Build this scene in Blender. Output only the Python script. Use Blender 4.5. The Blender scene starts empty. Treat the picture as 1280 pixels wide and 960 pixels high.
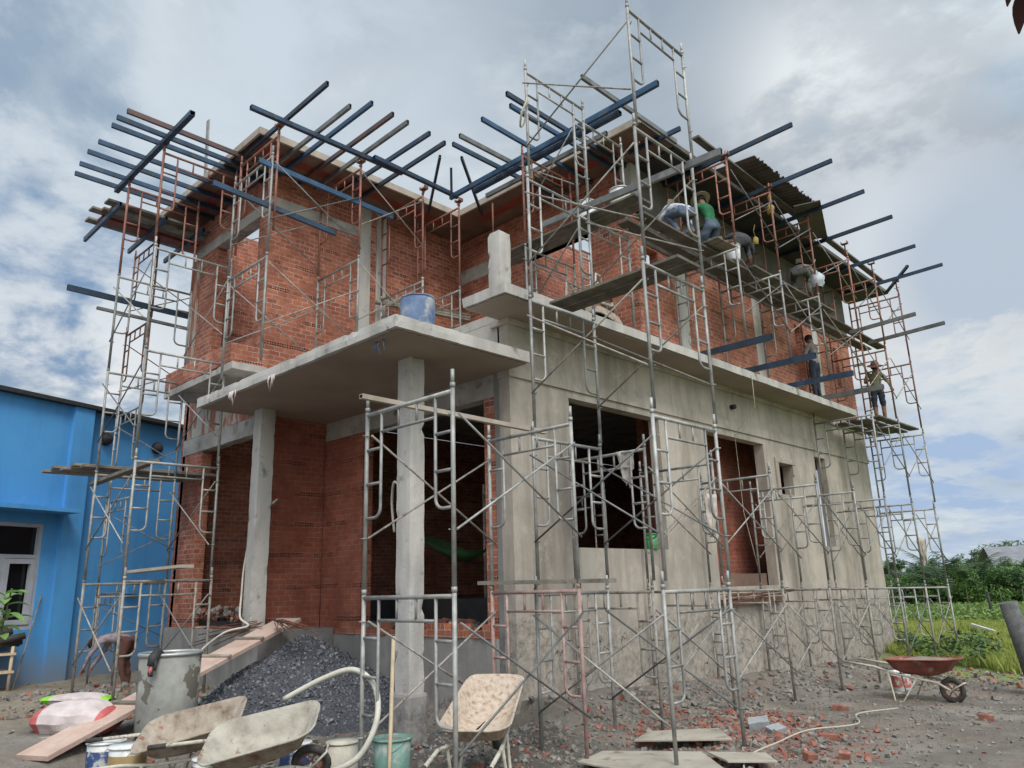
import bpy, bmesh, math, random
from mathutils import Vector, Matrix, noise
R = math.radians
rnd = random.Random(7)
scene = bpy.context.scene
COL = scene.collection

# ------------------------------------------------------------------ helpers
class MB:
    """collects shapes (world or local metres) and links them as ONE mesh object"""
    def __init__(s):
        s.v = []; s.f = []; s.m = []; s.sm = []
    def add(s, verts, faces, mi=0, smooth=False):
        o = len(s.v); s.v += [tuple(p) for p in verts]
        for f in faces:
            s.f.append(tuple(i + o for i in f)); s.m.append(mi); s.sm.append(smooth)
        return s
    def box(s, x0, x1, y0, y1, z0, z1, mi=0):
        v = [(x0,y0,z0),(x1,y0,z0),(x1,y1,z0),(x0,y1,z0),(x0,y0,z1),(x1,y0,z1),(x1,y1,z1),(x0,y1,z1)]
        return s.add(v, [(3,2,1,0),(4,5,6,7),(0,1,5,4),(1,2,6,5),(2,3,7,6),(3,0,4,7)], mi)
    def beam(s, p, q, w, h, mi=0, up=(0,0,1), jitter=0):
        p = Vector(p); q = Vector(q); d = (q-p).normalized(); u = Vector(up)
        if abs(d.dot(u)) > .98: u = Vector((0,1,0))
        a = d.cross(u).normalized(); b = a.cross(d).normalized()
        vs = []
        for c in (p, q):
            for sa, sb in ((-1,-1),(1,-1),(1,1),(-1,1)):
                k = 1 + (rnd.uniform(-jitter, jitter) if jitter else 0)
                vs.append(c + a*sa*w/2*k + b*sb*h/2*k)
        return s.add(vs, [(0,1,2,3),(7,6,5,4),(0,4,5,1),(1,5,6,2),(2,6,7,3),(3,7,4,0)], mi)
    def hollow(s, p, q, w, h, t=.008, mi=0, mi2=0):
        p = Vector(p); q = Vector(q); d = (q-p).normalized(); u = Vector((0,0,1))
        if abs(d.dot(u)) > .98: u = Vector((0,1,0))
        a = d.cross(u).normalized(); b = a.cross(d).normalized()
        vs = []
        for c in (p, q):
            for k in (0, t):
                for sa, sb in ((-1,-1),(1,-1),(1,1),(-1,1)):
                    vs.append(c + a*sa*(w/2-k) + b*sb*(h/2-k))
        F = []; G = []
        for i in range(4):
            j = (i+1) % 4
            F.append((i, 8+i, 8+j, j)); F.append((i, j, 4+j, 4+i)); F.append((8+j, 8+i, 12+i, 12+j))
            G.append((4+i, 4+j, 12+j, 12+i))
        s.add(vs, F, mi); o = len(s.v) - 16
        for f in G:
            s.f.append(tuple(i+o for i in f)); s.m.append(mi2); s.sm.append(False)
        return s
    def tube(s, pts, r, n=8, mi=0, closed=False):
        pts = [Vector(p) for p in pts]; N = len(pts)
        rr = r if isinstance(r, (list, tuple)) else [r]*N
        vs = []; ref = None
        for i, p in enumerate(pts):
            if closed: d = (pts[(i+1) % N] - pts[i-1]).normalized()
            elif i == 0: d = (pts[1]-p).normalized()
            elif i == N-1: d = (p-pts[i-1]).normalized()
            else: d = ((pts[i+1]-p).normalized() + (p-pts[i-1]).normalized()).normalized()
            if ref is None:
                ref = Vector((0,0,1)) if abs(d.z) < .9 else Vector((1,0,0))
            a = d.cross(ref)
            if a.length < 1e-4: a = d.cross(Vector((.3,.8,.5)))
            a.normalize(); b = a.cross(d).normalized(); ref = b
            for k in range(n):
                t = 2*math.pi*k/n
                vs.append(p + a*math.cos(t)*rr[i] + b*math.sin(t)*rr[i])
        F = []
        M = N if closed else N-1
        for i in range(M):
            i2 = (i+1) % N
            for k in range(n):
                k2 = (k+1) % n
                F.append((i*n+k, i*n+k2, i2*n+k2, i2*n+k))
        s.add(vs, F, mi, True)
        if not closed:
            o = len(s.v) - len(vs)
            s.f.append(tuple(o+k for k in range(n))[::-1]); s.m.append(mi); s.sm.append(False)
            s.f.append(tuple(o+(N-1)*n+k for k in range(n))); s.m.append(mi); s.sm.append(False)
        return s
    def lathe(s, prof, c=(0,0,0), n=24, mi=0, smooth=True):
        vs = []; N = len(prof)
        for r, z in prof:
            for k in range(n):
                t = 2*math.pi*k/n
                vs.append((c[0]+r*math.cos(t), c[1]+r*math.sin(t), c[2]+z))
        F = [(i*n+k, i*n+(k+1) % n, (i+1)*n+(k+1) % n, (i+1)*n+k) for i in range(N-1) for k in range(n)]
        return s.add(vs, F, mi, smooth)
    def rbox(s, x0, x1, y0, y1, z0, z1, step=.07, amp=.006, chip=.02, seed=0., mi=0):
        """a cast block whose faces waver a little and whose edges are knocked off here and there"""
        lo = (x0,y0,z0); hi = (x1,y1,z1); cache = {}
        nn = [max(1, min(60, int((hi[a]-lo[a])/step))) for a in range(3)]
        def vert(i, j, k):
            key = (i,j,k)
            if key in cache: return cache[key]
            t = (i,j,k); p = [lo[a]+(hi[a]-lo[a])*t[a]/nn[a] for a in range(3)]
            q = Vector((p[0]*5+seed, p[1]*5, p[2]*5)); c = noise.noise_vector(q)*amp + noise.noise_vector(q*3.7)*amp*.5
            on = [a for a in range(3) if t[a] in (0, nn[a])]
            if len(on) > 1:
                w = max(0., noise.noise(q*1.9+Vector((3,1,7)))-.3)*chip*1.6 + .003
                for a in on: c[a] += w if t[a] == 0 else -w
            s.v.append((p[0]+c[0], p[1]+c[1], p[2]+c[2])); cache[key] = len(s.v)-1
            return cache[key]
        def face(f): s.f.append(f); s.m.append(mi); s.sm.append(False)
        X,Y,Z = nn
        for i in range(X):
            for j in range(Y):
                face((vert(i,j,0),vert(i,j+1,0),vert(i+1,j+1,0),vert(i+1,j,0))); face((vert(i,j,Z),vert(i+1,j,Z),vert(i+1,j+1,Z),vert(i,j+1,Z)))
        for i in range(X):
            for k in range(Z):
                face((vert(i,0,k),vert(i+1,0,k),vert(i+1,0,k+1),vert(i,0,k+1))); face((vert(i,Y,k),vert(i,Y,k+1),vert(i+1,Y,k+1),vert(i+1,Y,k)))
        for j in range(Y):
            for k in range(Z):
                face((vert(0,j,k),vert(0,j,k+1),vert(0,j+1,k+1),vert(0,j+1,k))); face((vert(X,j,k),vert(X,j+1,k),vert(X,j+1,k+1),vert(X,j,k+1)))
        return s
    def prism(s, poly, z0, z1, mi=0):
        n = len(poly)
        vs = [(x,y,z0) for x,y in poly] + [(x,y,z1) for x,y in poly]
        F = [tuple(range(n))[::-1], tuple(range(n,2*n))]
        for i in range(n):
            j = (i+1) % n; F.append((i, j, n+j, n+i))
        return s.add(vs, F, mi)
    def wall(s, axis, c0, c1, a0, a1, z0, z1, holes=(), mi=0):
        """a wall slab between planes c0<c1 of axis ('x' or 'y'), spanning a0..a1, with rectangular holes (a0,a1,z0,z1)"""
        A = sorted(set([a0, a1] + [min(max(h[i],a0),a1) for h in holes for i in (0,1)]))
        Z = sorted(set([z0, z1] + [min(max(h[i],z0),z1) for h in holes for i in (2,3)]))
        def solid(i, j):
            if i < 0 or j < 0 or i >= len(A)-1 or j >= len(Z)-1: return False
            am = (A[i]+A[i+1])/2; zm = (Z[j]+Z[j+1])/2
            return not any(h[0] < am < h[1] and h[2] < zm < h[3] for h in holes)
        def P(c, a, z): return (c, a, z) if axis == 'x' else (a, c, z)
        def quad(q, flip):
            if axis == 'y': flip = not flip
            s.add(q, [(3,2,1,0) if flip else (0,1,2,3)], mi)
        for i in range(len(A)-1):
            for j in range(len(Z)-1):
                if not solid(i, j): continue
                a, b, z, w = A[i], A[i+1], Z[j], Z[j+1]
                quad([P(c1,a,z),P(c1,b,z),P(c1,b,w),P(c1,a,w)], False)
                quad([P(c0,a,z),P(c0,b,z),P(c0,b,w),P(c0,a,w)], True)
                if not solid(i-1,j): quad([P(c0,a,z),P(c1,a,z),P(c1,a,w),P(c0,a,w)], False)
                if not solid(i+1,j): quad([P(c0,b,z),P(c1,b,z),P(c1,b,w),P(c0,b,w)], True)
                if not solid(i,j-1): quad([P(c0,a,z),P(c0,b,z),P(c1,b,z),P(c1,a,z)], False)
                if not solid(i,j+1): quad([P(c0,a,w),P(c0,b,w),P(c1,b,w),P(c1,a,w)], True)
        return s
    def mesh(s, name, mats, off=(0,0,0)):
        me = bpy.data.meshes.new(name)
        me.from_pydata(s.v, [], s.f)
        uv = me.uv_layers.new(name='UVMap').data
        for p in me.polygons:
            p.material_index = s.m[p.index]; p.use_smooth = s.sm[p.index]
            n = p.normal; ax, ay, az = abs(n.x), abs(n.y), abs(n.z)
            for li in p.loop_indices:
                c = s.v[me.loops[li].vertex_index]
                if az >= ax and az >= ay: uv[li].uv = (c[0], c[1])
                elif ax >= ay: uv[li].uv = (c[1]+.037, c[2])
                else: uv[li].uv = (c[0], c[2])
        if any(off):
            me.transform(Matrix.Translation((-off[0], -off[1], -off[2])))
        for m in (mats if isinstance(mats, (list, tuple)) else [mats]): me.materials.append(m)
        return me
    def build(s, name, mats, parent=None, off=(0,0,0), bevel=0):
        o = bpy.data.objects.new(name, s.mesh(name, mats, off)); COL.objects.link(o)
        if parent: o.parent = parent
        if bevel:
            b = o.modifiers.new('bevel', 'BEVEL'); b.width = bevel; b.segments = 2; b.limit_method = 'ANGLE'
        return o

def tag(o, label=None, cat=None, group=None, kind=None):
    if label: o['label'] = label
    if cat: o['category'] = cat
    if group: o['group'] = group
    if kind: o['kind'] = kind
    return o
def thing(name, label, cat, loc=(0,0,0), rz=0, group=None):
    o = bpy.data.objects.new(name, None); COL.objects.link(o)
    o.empty_display_size = .1; o.location = loc; o.rotation_euler = (0,0,rz)
    return tag(o, label, cat, group)
KIDS = {}
def kids(o):
    return [c for c in bpy.data.objects if c.parent == o]
def copy_tree(o, tree, loc, rz, label, group=None, rot=None):
    """tree: list of (part, [sub-parts]) of o"""
    r = o.copy(); COL.objects.link(r); r.location = loc; r.rotation_euler = rot or (0,0,rz); r['label'] = label
    if group: r['group'] = group
    for ch, subs in tree:
        c = ch.copy(); COL.objects.link(c); c.parent = r
        for g in subs:
            d = g.copy(); COL.objects.link(d); d.parent = c
    return r
def wx(loc, rz, p):
    c, s = math.cos(rz), math.sin(rz)
    return Vector((loc[0]+c*p[0]-s*p[1], loc[1]+s*p[0]+c*p[1], loc[2]+p[2]))

# ------------------------------------------------------------------ materials
class N:
    def __init__(s, name):
        s.mat = bpy.data.materials.new(name); s.mat.use_nodes = True
        s.t = s.mat.node_tree; s.b = s.t.nodes['Principled BSDF']
    def n(s, typ, **kw):
        nd = s.t.nodes.new(typ)
        for k, v in kw.items(): setattr(nd, k, v)
        return nd
    def l(s, a, b): s.t.links.new(a, b)
    def val(s, x, sock):
        if isinstance(x, bpy.types.NodeSocket): s.l(x, sock)
        else: sock.default_value = x
    def math(s, op, a, b=0., c=None, clamp=False):
        nd = s.n('ShaderNodeMath', operation=op, use_clamp=clamp)
        s.val(a, nd.inputs[0]); s.val(b, nd.inputs[1])
        if c is not None: s.val(c, nd.inputs[2])
        return nd.outputs[0]
    def pos(s, scale=(1,1,1)):
        g = s.n('ShaderNodeNewGeometry').outputs['Position']
        if scale == (1,1,1): return g
        m = s.n('ShaderNodeMapping'); s.l(g, m.inputs[0]); m.inputs[3].default_value = scale
        return m.outputs[0]
    def noise(s, scale, detail=5, vec=None, rough=.6, dist=0):
        nd = s.n('ShaderNodeTexNoise'); s.l(vec or s.pos(), nd.inputs['Vector'])
        nd.inputs['Scale'].default_value = scale; nd.inputs['Detail'].default_value = detail
        nd.inputs['Roughness'].default_value = rough; nd.inputs['Distortion'].default_value = dist
        return nd.outputs['Fac']
    def ramp(s, fac, stops, mode='LINEAR'):
        nd = s.n('ShaderNodeValToRGB'); s.l(fac, nd.inputs[0]); e = nd.color_ramp.elements
        nd.color_ramp.interpolation = mode
        while len(e) < len(stops): e.new(.5)
        for el, (p, c) in zip(e, stops):
            el.position = p; el.color = (*c, 1) if len(c) == 3 else c
        return nd.outputs[0]
    def step(s, fac, a, b):
        nd = s.n('ShaderNodeMapRange'); s.l(fac, nd.inputs[0])
        nd.inputs[1].default_value = a; nd.inputs[2].default_value = b
        return nd.outputs[0]
    def mix(s, fac, a, b, mode='MIX'):
        nd = s.n('ShaderNodeMix', data_type='RGBA', blend_type=mode)
        s.val(fac, nd.inputs[0])
        for x, so in ((a, nd.inputs[6]), (b, nd.inputs[7])):
            if isinstance(x, bpy.types.NodeSocket): s.l(x, so)
            else: so.default_value = (*x, 1)
        return nd.outputs[2]
    def bump(s, h, strength=.3, dist=.01):
        nd = s.n('ShaderNodeBump'); s.l(h, nd.inputs['Height'])
        nd.inputs['Strength'].default_value = strength; nd.inputs['Distance'].default_value = dist
        s.l(nd.outputs[0], s.b.inputs['Normal'])
    def fin(s, col=None, rough=.8, metal=0):
        if col is not None:
            if isinstance(col, bpy.types.NodeSocket): s.l(col, s.b.inputs['Base Color'])
            else: s.b.inputs['Base Color'].default_value = (*col, 1)
        s.val(rough, s.b.inputs['Roughness']); s.b.inputs['Metallic'].default_value = metal
        return s.mat

def noisy(name, stops, scale=3, rough=.8, metal=0, bump=.25, bscale=None, stain=None, objvar=0, detail=6, zs=1):
    k = N(name)
    c = k.ramp(k.noise(scale, detail, k.pos((1,1,zs))), stops)
    if stain:
        col, sc, a, b = stain
        c = k.mix(k.step(k.noise(sc, 4), a, b), c, col)
    if objvar:
        oi = k.n('ShaderNodeObjectInfo').outputs['Random']
        v = k.math('MULTIPLY_ADD', oi, objvar, 1-objvar/2)
        c = k.mix(1, c, k.ramp(v, [(0,(0,0,0)),(1,(1,1,1))]), 'MULTIPLY') if False else k.mix(k.math('MULTIPLY', oi, objvar), c, (.02,.02,.018))
    if bump: k.bump(k.noise(bscale or scale*6, 4), bump, .01)
    return k.fin(c, rough, metal)

def brick_mat(name, c1, c2, mortar, course=.082, length=.19, smear=.4):
    k = N(name)
    uvn = k.n('ShaderNodeTexCoord').outputs['UV']
    wob = k.n('ShaderNodeTexNoise'); k.l(k.pos(), wob.inputs['Vector']); wob.inputs['Scale'].default_value = 7
    w = k.n('ShaderNodeVectorMath', operation='MULTIPLY_ADD'); k.l(wob.outputs['Color'], w.inputs[0])
    w.inputs[1].default_value = (.034,.026,0); k.l(uvn, w.inputs[2])
    uv = w.outputs[0]
    b = k.n('ShaderNodeTexBrick'); k.l(uv, b.inputs['Vector'])
    b.inputs['Scale'].default_value = 1; b.inputs['Brick Width'].default_value = length
    b.inputs['Row Height'].default_value = course; b.inputs['Mortar Size'].default_value = .0085
    b.inputs['Mortar Smooth'].default_value = .3; b.inputs['Bias'].default_value = 0
    b.inputs['Color1'].default_value = (*c1, 1); b.inputs['Color2'].default_value = (*c2, 1)
    b.inputs['Mortar'].default_value = (*mortar, 1)
    col = k.mix(k.step(k.noise(2.2, 7, None, .7), .4, .66), b.outputs['Color'], tuple(x*.5 for x in c1))
    col = k.mix(k.math('MULTIPLY', k.step(k.noise(.7, 6, None, .65), .48, .62), .4), col, tuple(x*.42 for x in c1))
    col = k.mix(k.math('MULTIPLY', k.step(k.noise(4.5, 7, None, .75), .55, .68), .4), col, tuple(min(1, x*1.5) for x in c1))
    col = k.mix(k.math('MULTIPLY', k.step(k.noise(7, 6, None, .7), .56, .74), smear), col, mortar)
    # header courses: the hollow ends of the clay bricks show as rows of small dark holes
    sp = k.n('ShaderNodeSeparateXYZ'); k.l(uv, sp.inputs[0])
    row = k.math('FLOOR', k.math('DIVIDE', sp.outputs[1], course))
    hdr = k.math('LESS_THAN', k.math('FLOORED_MODULO', row, 6.), .5)
    fu = k.math('SUBTRACT', k.math('FRACT', k.math('DIVIDE', sp.outputs[0], .046)), .5)
    fv = k.math('SUBTRACT', k.math('FRACT', k.math('DIVIDE', sp.outputs[1], course/2)), .5)
    d = k.math('ADD', k.math('POWER', k.math('ABSOLUTE', fu), 2.), k.math('POWER', k.math('ABSOLUTE', fv), 2.))
    hole = k.math('MULTIPLY', k.math('MULTIPLY', k.math('LESS_THAN', d, .11), hdr), k.step(k.noise(1.6, 5, None, .7), .5, .54))
    col = k.mix(hole, col, (.035,.014,.01))
    k.bump(k.math('SUBTRACT', k.math('SUBTRACT', k.math('MULTIPLY', k.noise(40, 4), .35), b.outputs['Fac']), hole), .7, .014)
    return k.fin(col, .9)

def plaster_mat(name, base, dark, rough_zone):
    k = N(name)
    c = k.ramp(k.noise(1.1, 8, None, .62), [(.25, tuple(x*.66 for x in base)), (.5, base), (.78, tuple(x*1.2 for x in base))])
    c = k.mix(k.math('MULTIPLY', k.step(k.noise(1.5, 8, k.pos((1,1,.2)), .7), .47, .66), .7), c, dark)       # run-down stains
    c = k.mix(k.math('MULTIPLY', k.step(k.noise(.8, 6, None, .65), .5, .62), .5), c, tuple(x*.62 for x in base))
    c = k.mix(k.math('MULTIPLY', k.step(k.noise(5, 6, k.pos((1,1,.06)), .6), .54, .7), .4), c, tuple(x*.55 for x in base))      # thin drips
    c = k.mix(k.math('MULTIPLY', k.step(k.noise(2.7, 9, None, .78), .56, .63), .45), c, tuple(min(1,x*1.3) for x in base))    # fresh patches
    c = k.mix(k.math('MULTIPLY', k.step(k.noise(60, 3), .55, .75), .25), c, tuple(x*.6 for x in base))
    z = k.n('ShaderNodeSeparateXYZ'); k.l(k.pos(), z.inputs[0])
    zz = k.math('ADD', z.outputs[2], k.math('MULTIPLY', k.noise(1.6, 6), 1.1))
    m = k.math('SUBTRACT', 1., k.step(zz, rough_zone+.42, rough_zone+.58))                                          # rough splash coat low down
    rc = k.ramp(k.noise(7, 8, None, .75), [(.34, tuple(x*.36 for x in base)), (.48, tuple(x*.72 for x in base)), (.64, tuple(x*1.05 for x in base))])
    c = k.mix(m, c, rc)
    vo = k.n('ShaderNodeTexVoronoi', feature='DISTANCE_TO_EDGE'); vo.inputs['Scale'].default_value = 2.6
    dv = k.n('ShaderNodeVectorMath', operation='MULTIPLY_ADD'); nt = k.n('ShaderNodeTexNoise'); nt.inputs['Scale'].default_value = 4
    nt.inputs['Detail'].default_value = 6; k.l(k.pos(), nt.inputs['Vector']); k.l(nt.outputs['Color'], dv.inputs[0]); dv.inputs[1].default_value = (.5,.5,.5); k.l(k.pos(), dv.inputs[2]); k.l(dv.outputs[0], vo.inputs['Vector'])
    crack = k.math('MULTIPLY', k.math('LESS_THAN', vo.outputs[0], .012), k.math('MULTIPLY', m, k.step(k.noise(.9, 3), .46, .54)))
    c = k.mix(crack, c, (.03,.028,.025))
    h = k.math('ADD', k.math('MULTIPLY', k.noise(34, 8, None, .7), .9), k.math('MULTIPLY', k.math('MULTIPLY', k.noise(9, 8, None, .8), m), 2.2))
    k.bump(h, .45, .012)
    return k.fin(c, .92)

M = {}
M['plaster'] = plaster_mat('cement_render', (.42,.362,.3), (.16,.13,.1), 1.0)
M['plaster_low'] = plaster_mat('cement_plinth', (.3,.275,.25), (.13,.12,.105), .1)
M['concrete'] = noisy('raw_concrete', [(.25,(.2,.18,.155)),(.5,(.37,.34,.3)),(.78,(.48,.445,.4))], 2.4, .9, 0, .5, 30, ((.12,.11,.095), 3.5, .56, .72))
M['concrete_col'] = noisy('column_concrete', [(.25,(.28,.26,.235)),(.5,(.44,.41,.37)),(.8,(.53,.5,.46))], 3, .9, 0, .5, 26, ((.17,.16,.14), 5, .6, .74), 0, 6, .25)
M['corner'] = plaster_mat('weathered_corner', (.235,.225,.215), (.1,.095,.09), .9)
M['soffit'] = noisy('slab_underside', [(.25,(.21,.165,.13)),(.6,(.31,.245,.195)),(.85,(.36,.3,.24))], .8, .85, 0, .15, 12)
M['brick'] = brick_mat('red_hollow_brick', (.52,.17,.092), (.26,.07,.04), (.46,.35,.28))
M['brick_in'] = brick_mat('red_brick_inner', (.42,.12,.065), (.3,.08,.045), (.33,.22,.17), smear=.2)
M['brick_rough'] = noisy('scraped_brickwork', [(.3,(.22,.09,.06)),(.47,(.36,.15,.1)),(.53,(.45,.42,.36)),(.8,(.36,.33,.28))], 6, .95, 0, .8, 20, None, 0, 8, .22)
M['form_brown'] = noisy('formwork_board', [(.3,(.1,.06,.042)),(.6,(.17,.1,.07)),(.8,(.22,.16,.12))], 2.5, .7, 0, .2)
M['form_dark'] = noisy('shade_dark_formwork', [(.3,(.018,.017,.018)),(.7,(.045,.04,.038))], 2.5, .7, 0, .2)  # near-black colour carries the deep shade under the long side eave
M['form_red'] = noisy('formwork_red', [(.3,(.15,.026,.016)),(.7,(.24,.045,.028))], 3, .6, 0, .15)
M['form_edge'] = noisy('formwork_edge', [(.3,(.27,.22,.17)),(.7,(.42,.36,.29))], 4, .8, 0, .2)
M['galv'] = noisy('galvanised_tube', [(.28,(.19,.183,.168)),(.5,(.335,.325,.3)),(.75,(.47,.45,.41))], 7, .55, .25, .15, 60, ((.42,.38,.32), 11, .6, .72), .45)
M['galv_dirty'] = noisy('mortar_caked_tube', [(.28,(.17,.15,.125)),(.5,(.31,.28,.24)),(.75,(.44,.41,.355))], 9, .75, .15, .4, 50, ((.16,.1,.075), 12, .58, .68), .35)
M['orange'] = noisy('red_lead_paint_tube', [(.3,(.17,.065,.045)),(.55,(.31,.125,.085)),(.8,(.37,.18,.13))], 8, .6, .05, .2, 50, ((.3,.25,.2), 14, .62, .7), .3)
M['rust'] = noisy('rusty_tube', [(.3,(.1,.05,.035)),(.55,(.19,.09,.06)),(.8,(.26,.15,.11))], 9, .8, .1, .3, 50)
M['rust_faded'] = noisy('faded_pink_tube', [(.3,(.25,.14,.115)),(.55,(.37,.25,.22)),(.8,(.45,.37,.33))], 9, .75, .1, .3, 50, None, .2)
M['rust_blue'] = noisy('rusty_blue_section', [(.35,(.03,.05,.075)),(.5,(.1,.055,.045)),(.75,(.13,.07,.055))], 3, .5, .2, .12, 30)
M['blue_tube'] = noisy('blue_box_section', [(.3,(.02,.034,.05)),(.55,(.03,.064,.115)),(.8,(.055,.11,.19))], 3.5, .42, .25, .12, 30, ((.1,.085,.07), 6, .58, .7), .5)
M['blue_bright'] = noisy('bright_blue_section', [(.3,(.025,.06,.11)),(.55,(.035,.085,.155)),(.8,(.06,.13,.23))], 3.5, .42, .25, .12, 30, ((.1,.085,.07), 6, .6, .72))
M['grey_tube'] = noisy('grey_box_section', [(.3,(.1,.1,.095)),(.6,(.2,.2,.19)),(.8,(.26,.25,.23))], 5, .5, .3, .12, 30, None, .3)
M['dark'] = noisy('tube_inside', [(0,(.01,.01,.012)),(1,(.02,.02,.022))], 3, .9, 0, 0)
M['plank'] = noisy('weathered_plank', [(.25,(.13,.11,.085)),(.5,(.27,.235,.185)),(.78,(.4,.36,.29))], 4, .9, 0, .4, 30, ((.1,.08,.06), 6, .56, .7), .45)
M['plank_dark'] = noisy('shade_dark_deck_plank', [(.25,(.05,.043,.034)),(.5,(.11,.096,.076)),(.78,(.2,.178,.145))], 4, .9, 0, .4, 30, ((.05,.04,.032), 6, .56, .7), .4)  # darker copy of the plank; underside shade of the decks is in its colour
M['red_print'] = noisy('worn_red_print', [(.4,(.38,.09,.07)),(.5,(.42,.16,.13)),(.56,(.52,.5,.47))], 9, .6, 0, .1)
M['plank_pink'] = noisy('pinkish_plank', [(.25,(.36,.235,.185)),(.5,(.48,.34,.275)),(.8,(.55,.43,.36))], 3, .85, 0, .3, 30, ((.33,.29,.25), 4, .58, .7))
M['blue_wall'] = noisy('blue_house_paint', [(.25,(.042,.195,.44)),(.55,(.055,.245,.52)),(.85,(.07,.28,.57))], .6, .75, 0, .12, 40, ((.045,.19,.4), 1.3, .62, .8))
def blue_dirty():
    k = N('blue_paint_splashed')
    c = k.ramp(k.noise(.6, 7), [(.25,(.055,.235,.5)),(.55,(.07,.29,.59)),(.85,(.09,.33,.64))])
    z = k.n('ShaderNodeSeparateXYZ'); k.l(k.pos(), z.inputs[0])
    m = k.math('SUBTRACT', 1., k.step(k.math('ADD', z.outputs[2], k.math('MULTIPLY', k.noise(2.5, 6), .9)), .45, 1.15))
    c = k.mix(k.math('MULTIPLY', k.step(k.noise(3.5, 6, k.pos((1,1,.12)), .65), .5, .7), .3), c, (.03,.13,.3))
    c = k.mix(k.math('MULTIPLY', k.step(k.noise(2.2, 8, None, .75), .58, .66), .3), c, (.14,.32,.56))
    c = k.mix(k.math('MULTIPLY', m, .7), c, (.2,.19,.17)); k.bump(k.noise(40, 3), .15, .01)
    return k.fin(c, .78)
M['blue_wall'] = blue_dirty()
M['window_frame'] = noisy('grey_window_frame', [(.3,(.3,.31,.34)),(.7,(.42,.43,.46))], 3, .5, 0, .05)
k = N('dark_glass'); M['glass'] = k.fin((.006,.008,.01), .12)
k = N('ink'); M['black'] = k.fin(k.ramp(k.noise(12), [(.3,(.012,.012,.013)),(.8,(.04,.038,.035))]), .75)
M['rubber'] = noisy('rubber', [(.3,(.02,.019,.018)),(.6,(.06,.055,.048)),(.8,(.14,.125,.1))], 14, .9, 0, .3)
M['cream'] = noisy('cement_coated_tray', [(.25,(.2,.175,.14)),(.5,(.35,.315,.255)),(.75,(.44,.405,.345))], 6, .9, 0, .8, 30, ((.2,.12,.08), 9, .6, .68), 0, 9)
M['tan'] = noisy('rust_stained_tray', [(.3,(.14,.095,.065)),(.47,(.28,.225,.17)),(.7,(.38,.33,.265))], 9, .9, 0, .8, 30, ((.22,.085,.055), 5, .6, .68), 0, 9)
M['tan2'] = noisy('scratched_tray', [(.32,(.26,.16,.11)),(.46,(.42,.33,.25)),(.6,(.48,.39,.31)),(.8,(.53,.45,.36))], 22, .85, 0, .4, 40, None, 0, 8)
M['red_tray'] = noisy('red_tray', [(.3,(.13,.04,.028)),(.55,(.25,.07,.048)),(.75,(.31,.16,.12))], 4, .6, 0, .3, 30, ((.27,.2,.16), 7, .6, .7))
M['barrow_frame'] = noisy('dusty_white_tube', [(.3,(.34,.3,.24)),(.6,(.5,.46,.38)),(.8,(.58,.54,.46))], 12, .75, 0, .3, 50, ((.2,.12,.08), 15, .6, .68))
M['mortar_load'] = noisy('mortar_load', [(.3,(.16,.14,.11)),(.7,(.29,.25,.2))], 8, .95, 0, .8, 30)
M['drum'] = noisy('dusty_drum', [(.3,(.17,.165,.148)),(.55,(.25,.243,.215)),(.8,(.32,.31,.275))], 5, .75, 0, .3, 40, ((.1,.088,.068), 2.3, .545, .56))
M['metal_rim'] = noisy('steel_rim', [(.3,(.3,.3,.29)),(.7,(.48,.48,.46))], 6, .45, .5, .1)
M['water'] = N('dark_water').fin((.02,.024,.028), .08)
M['blue_barrel'] = noisy('blue_plastic_barrel', [(.28,(.06,.095,.18)),(.48,(.1,.15,.26)),(.6,(.17,.22,.31)),(.75,(.32,.34,.36))], 5, .6, 0, .15, 20, ((.36,.35,.33), 3.5, .54, .66))
M['white_bucket'] = noisy('white_plastic', [(.3,(.42,.41,.39)),(.6,(.62,.62,.6)),(.85,(.68,.68,.66))], 8, .5, 0, .1, 30, ((.36,.3,.24), 9, .6, .68))
M['cream_bucket'] = noisy('cement_coated_bucket', [(.3,(.36,.33,.26)),(.6,(.52,.48,.4)),(.85,(.58,.55,.47))], 7, .8, 0, .3, 30)
M['blue_print'] = noisy('blue_label', [(.38,(.03,.05,.14)),(.52,(.05,.08,.2)),(.6,(.42,.42,.4))], 13, .55, 0, .1)
M['gold'] = noisy('gold_label', [(.3,(.3,.2,.08)),(.7,(.42,.3,.14))], 8, .5, 0, .05)
M['green_bucket'] = noisy('green_bucket', [(.3,(.1,.2,.165)),(.6,(.17,.3,.25)),(.72,(.36,.4,.36))], 9, .6, 0, .1, 30, ((.35,.33,.29), 8, .56, .66))
M['bright_green'] = noisy('bright_green_plastic', [(.3,(.02,.3,.05)),(.8,(.04,.42,.08))], 5, .4, 0, 0)
M['lime'] = noisy('lime_sack_print', [(.3,(.2,.5,.03)),(.7,(.28,.6,.06))], 5, .6, 0, .1)
M['sack'] = noisy('white_woven_sack', [(.3,(.4,.32,.3)),(.6,(.54,.46,.44)),(.8,(.6,.54,.52))], 6, .75, 0, .3, 90)
M['sack_red'] = noisy('red_sack_print', [(.3,(.4,.07,.07)),(.7,(.52,.13,.12))], 5, .7, 0, .2, 90)
M['board'] = noisy('grey_sheet_board', [(.3,(.24,.21,.165)),(.55,(.36,.32,.255)),(.8,(.42,.38,.31))], 2.6, .9, 0, .4, 25, ((.2,.15,.11), 5, .58, .7))
M['stone'] = noisy('grey_block', [(.3,(.2,.21,.21)),(.7,(.36,.37,.37))], 6, .9, 0, .4, 30)
M['rebar'] = noisy('rusty_rebar', [(.3,(.1,.04,.025)),(.7,(.2,.09,.055))], 14, .85, .1, .3)
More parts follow.
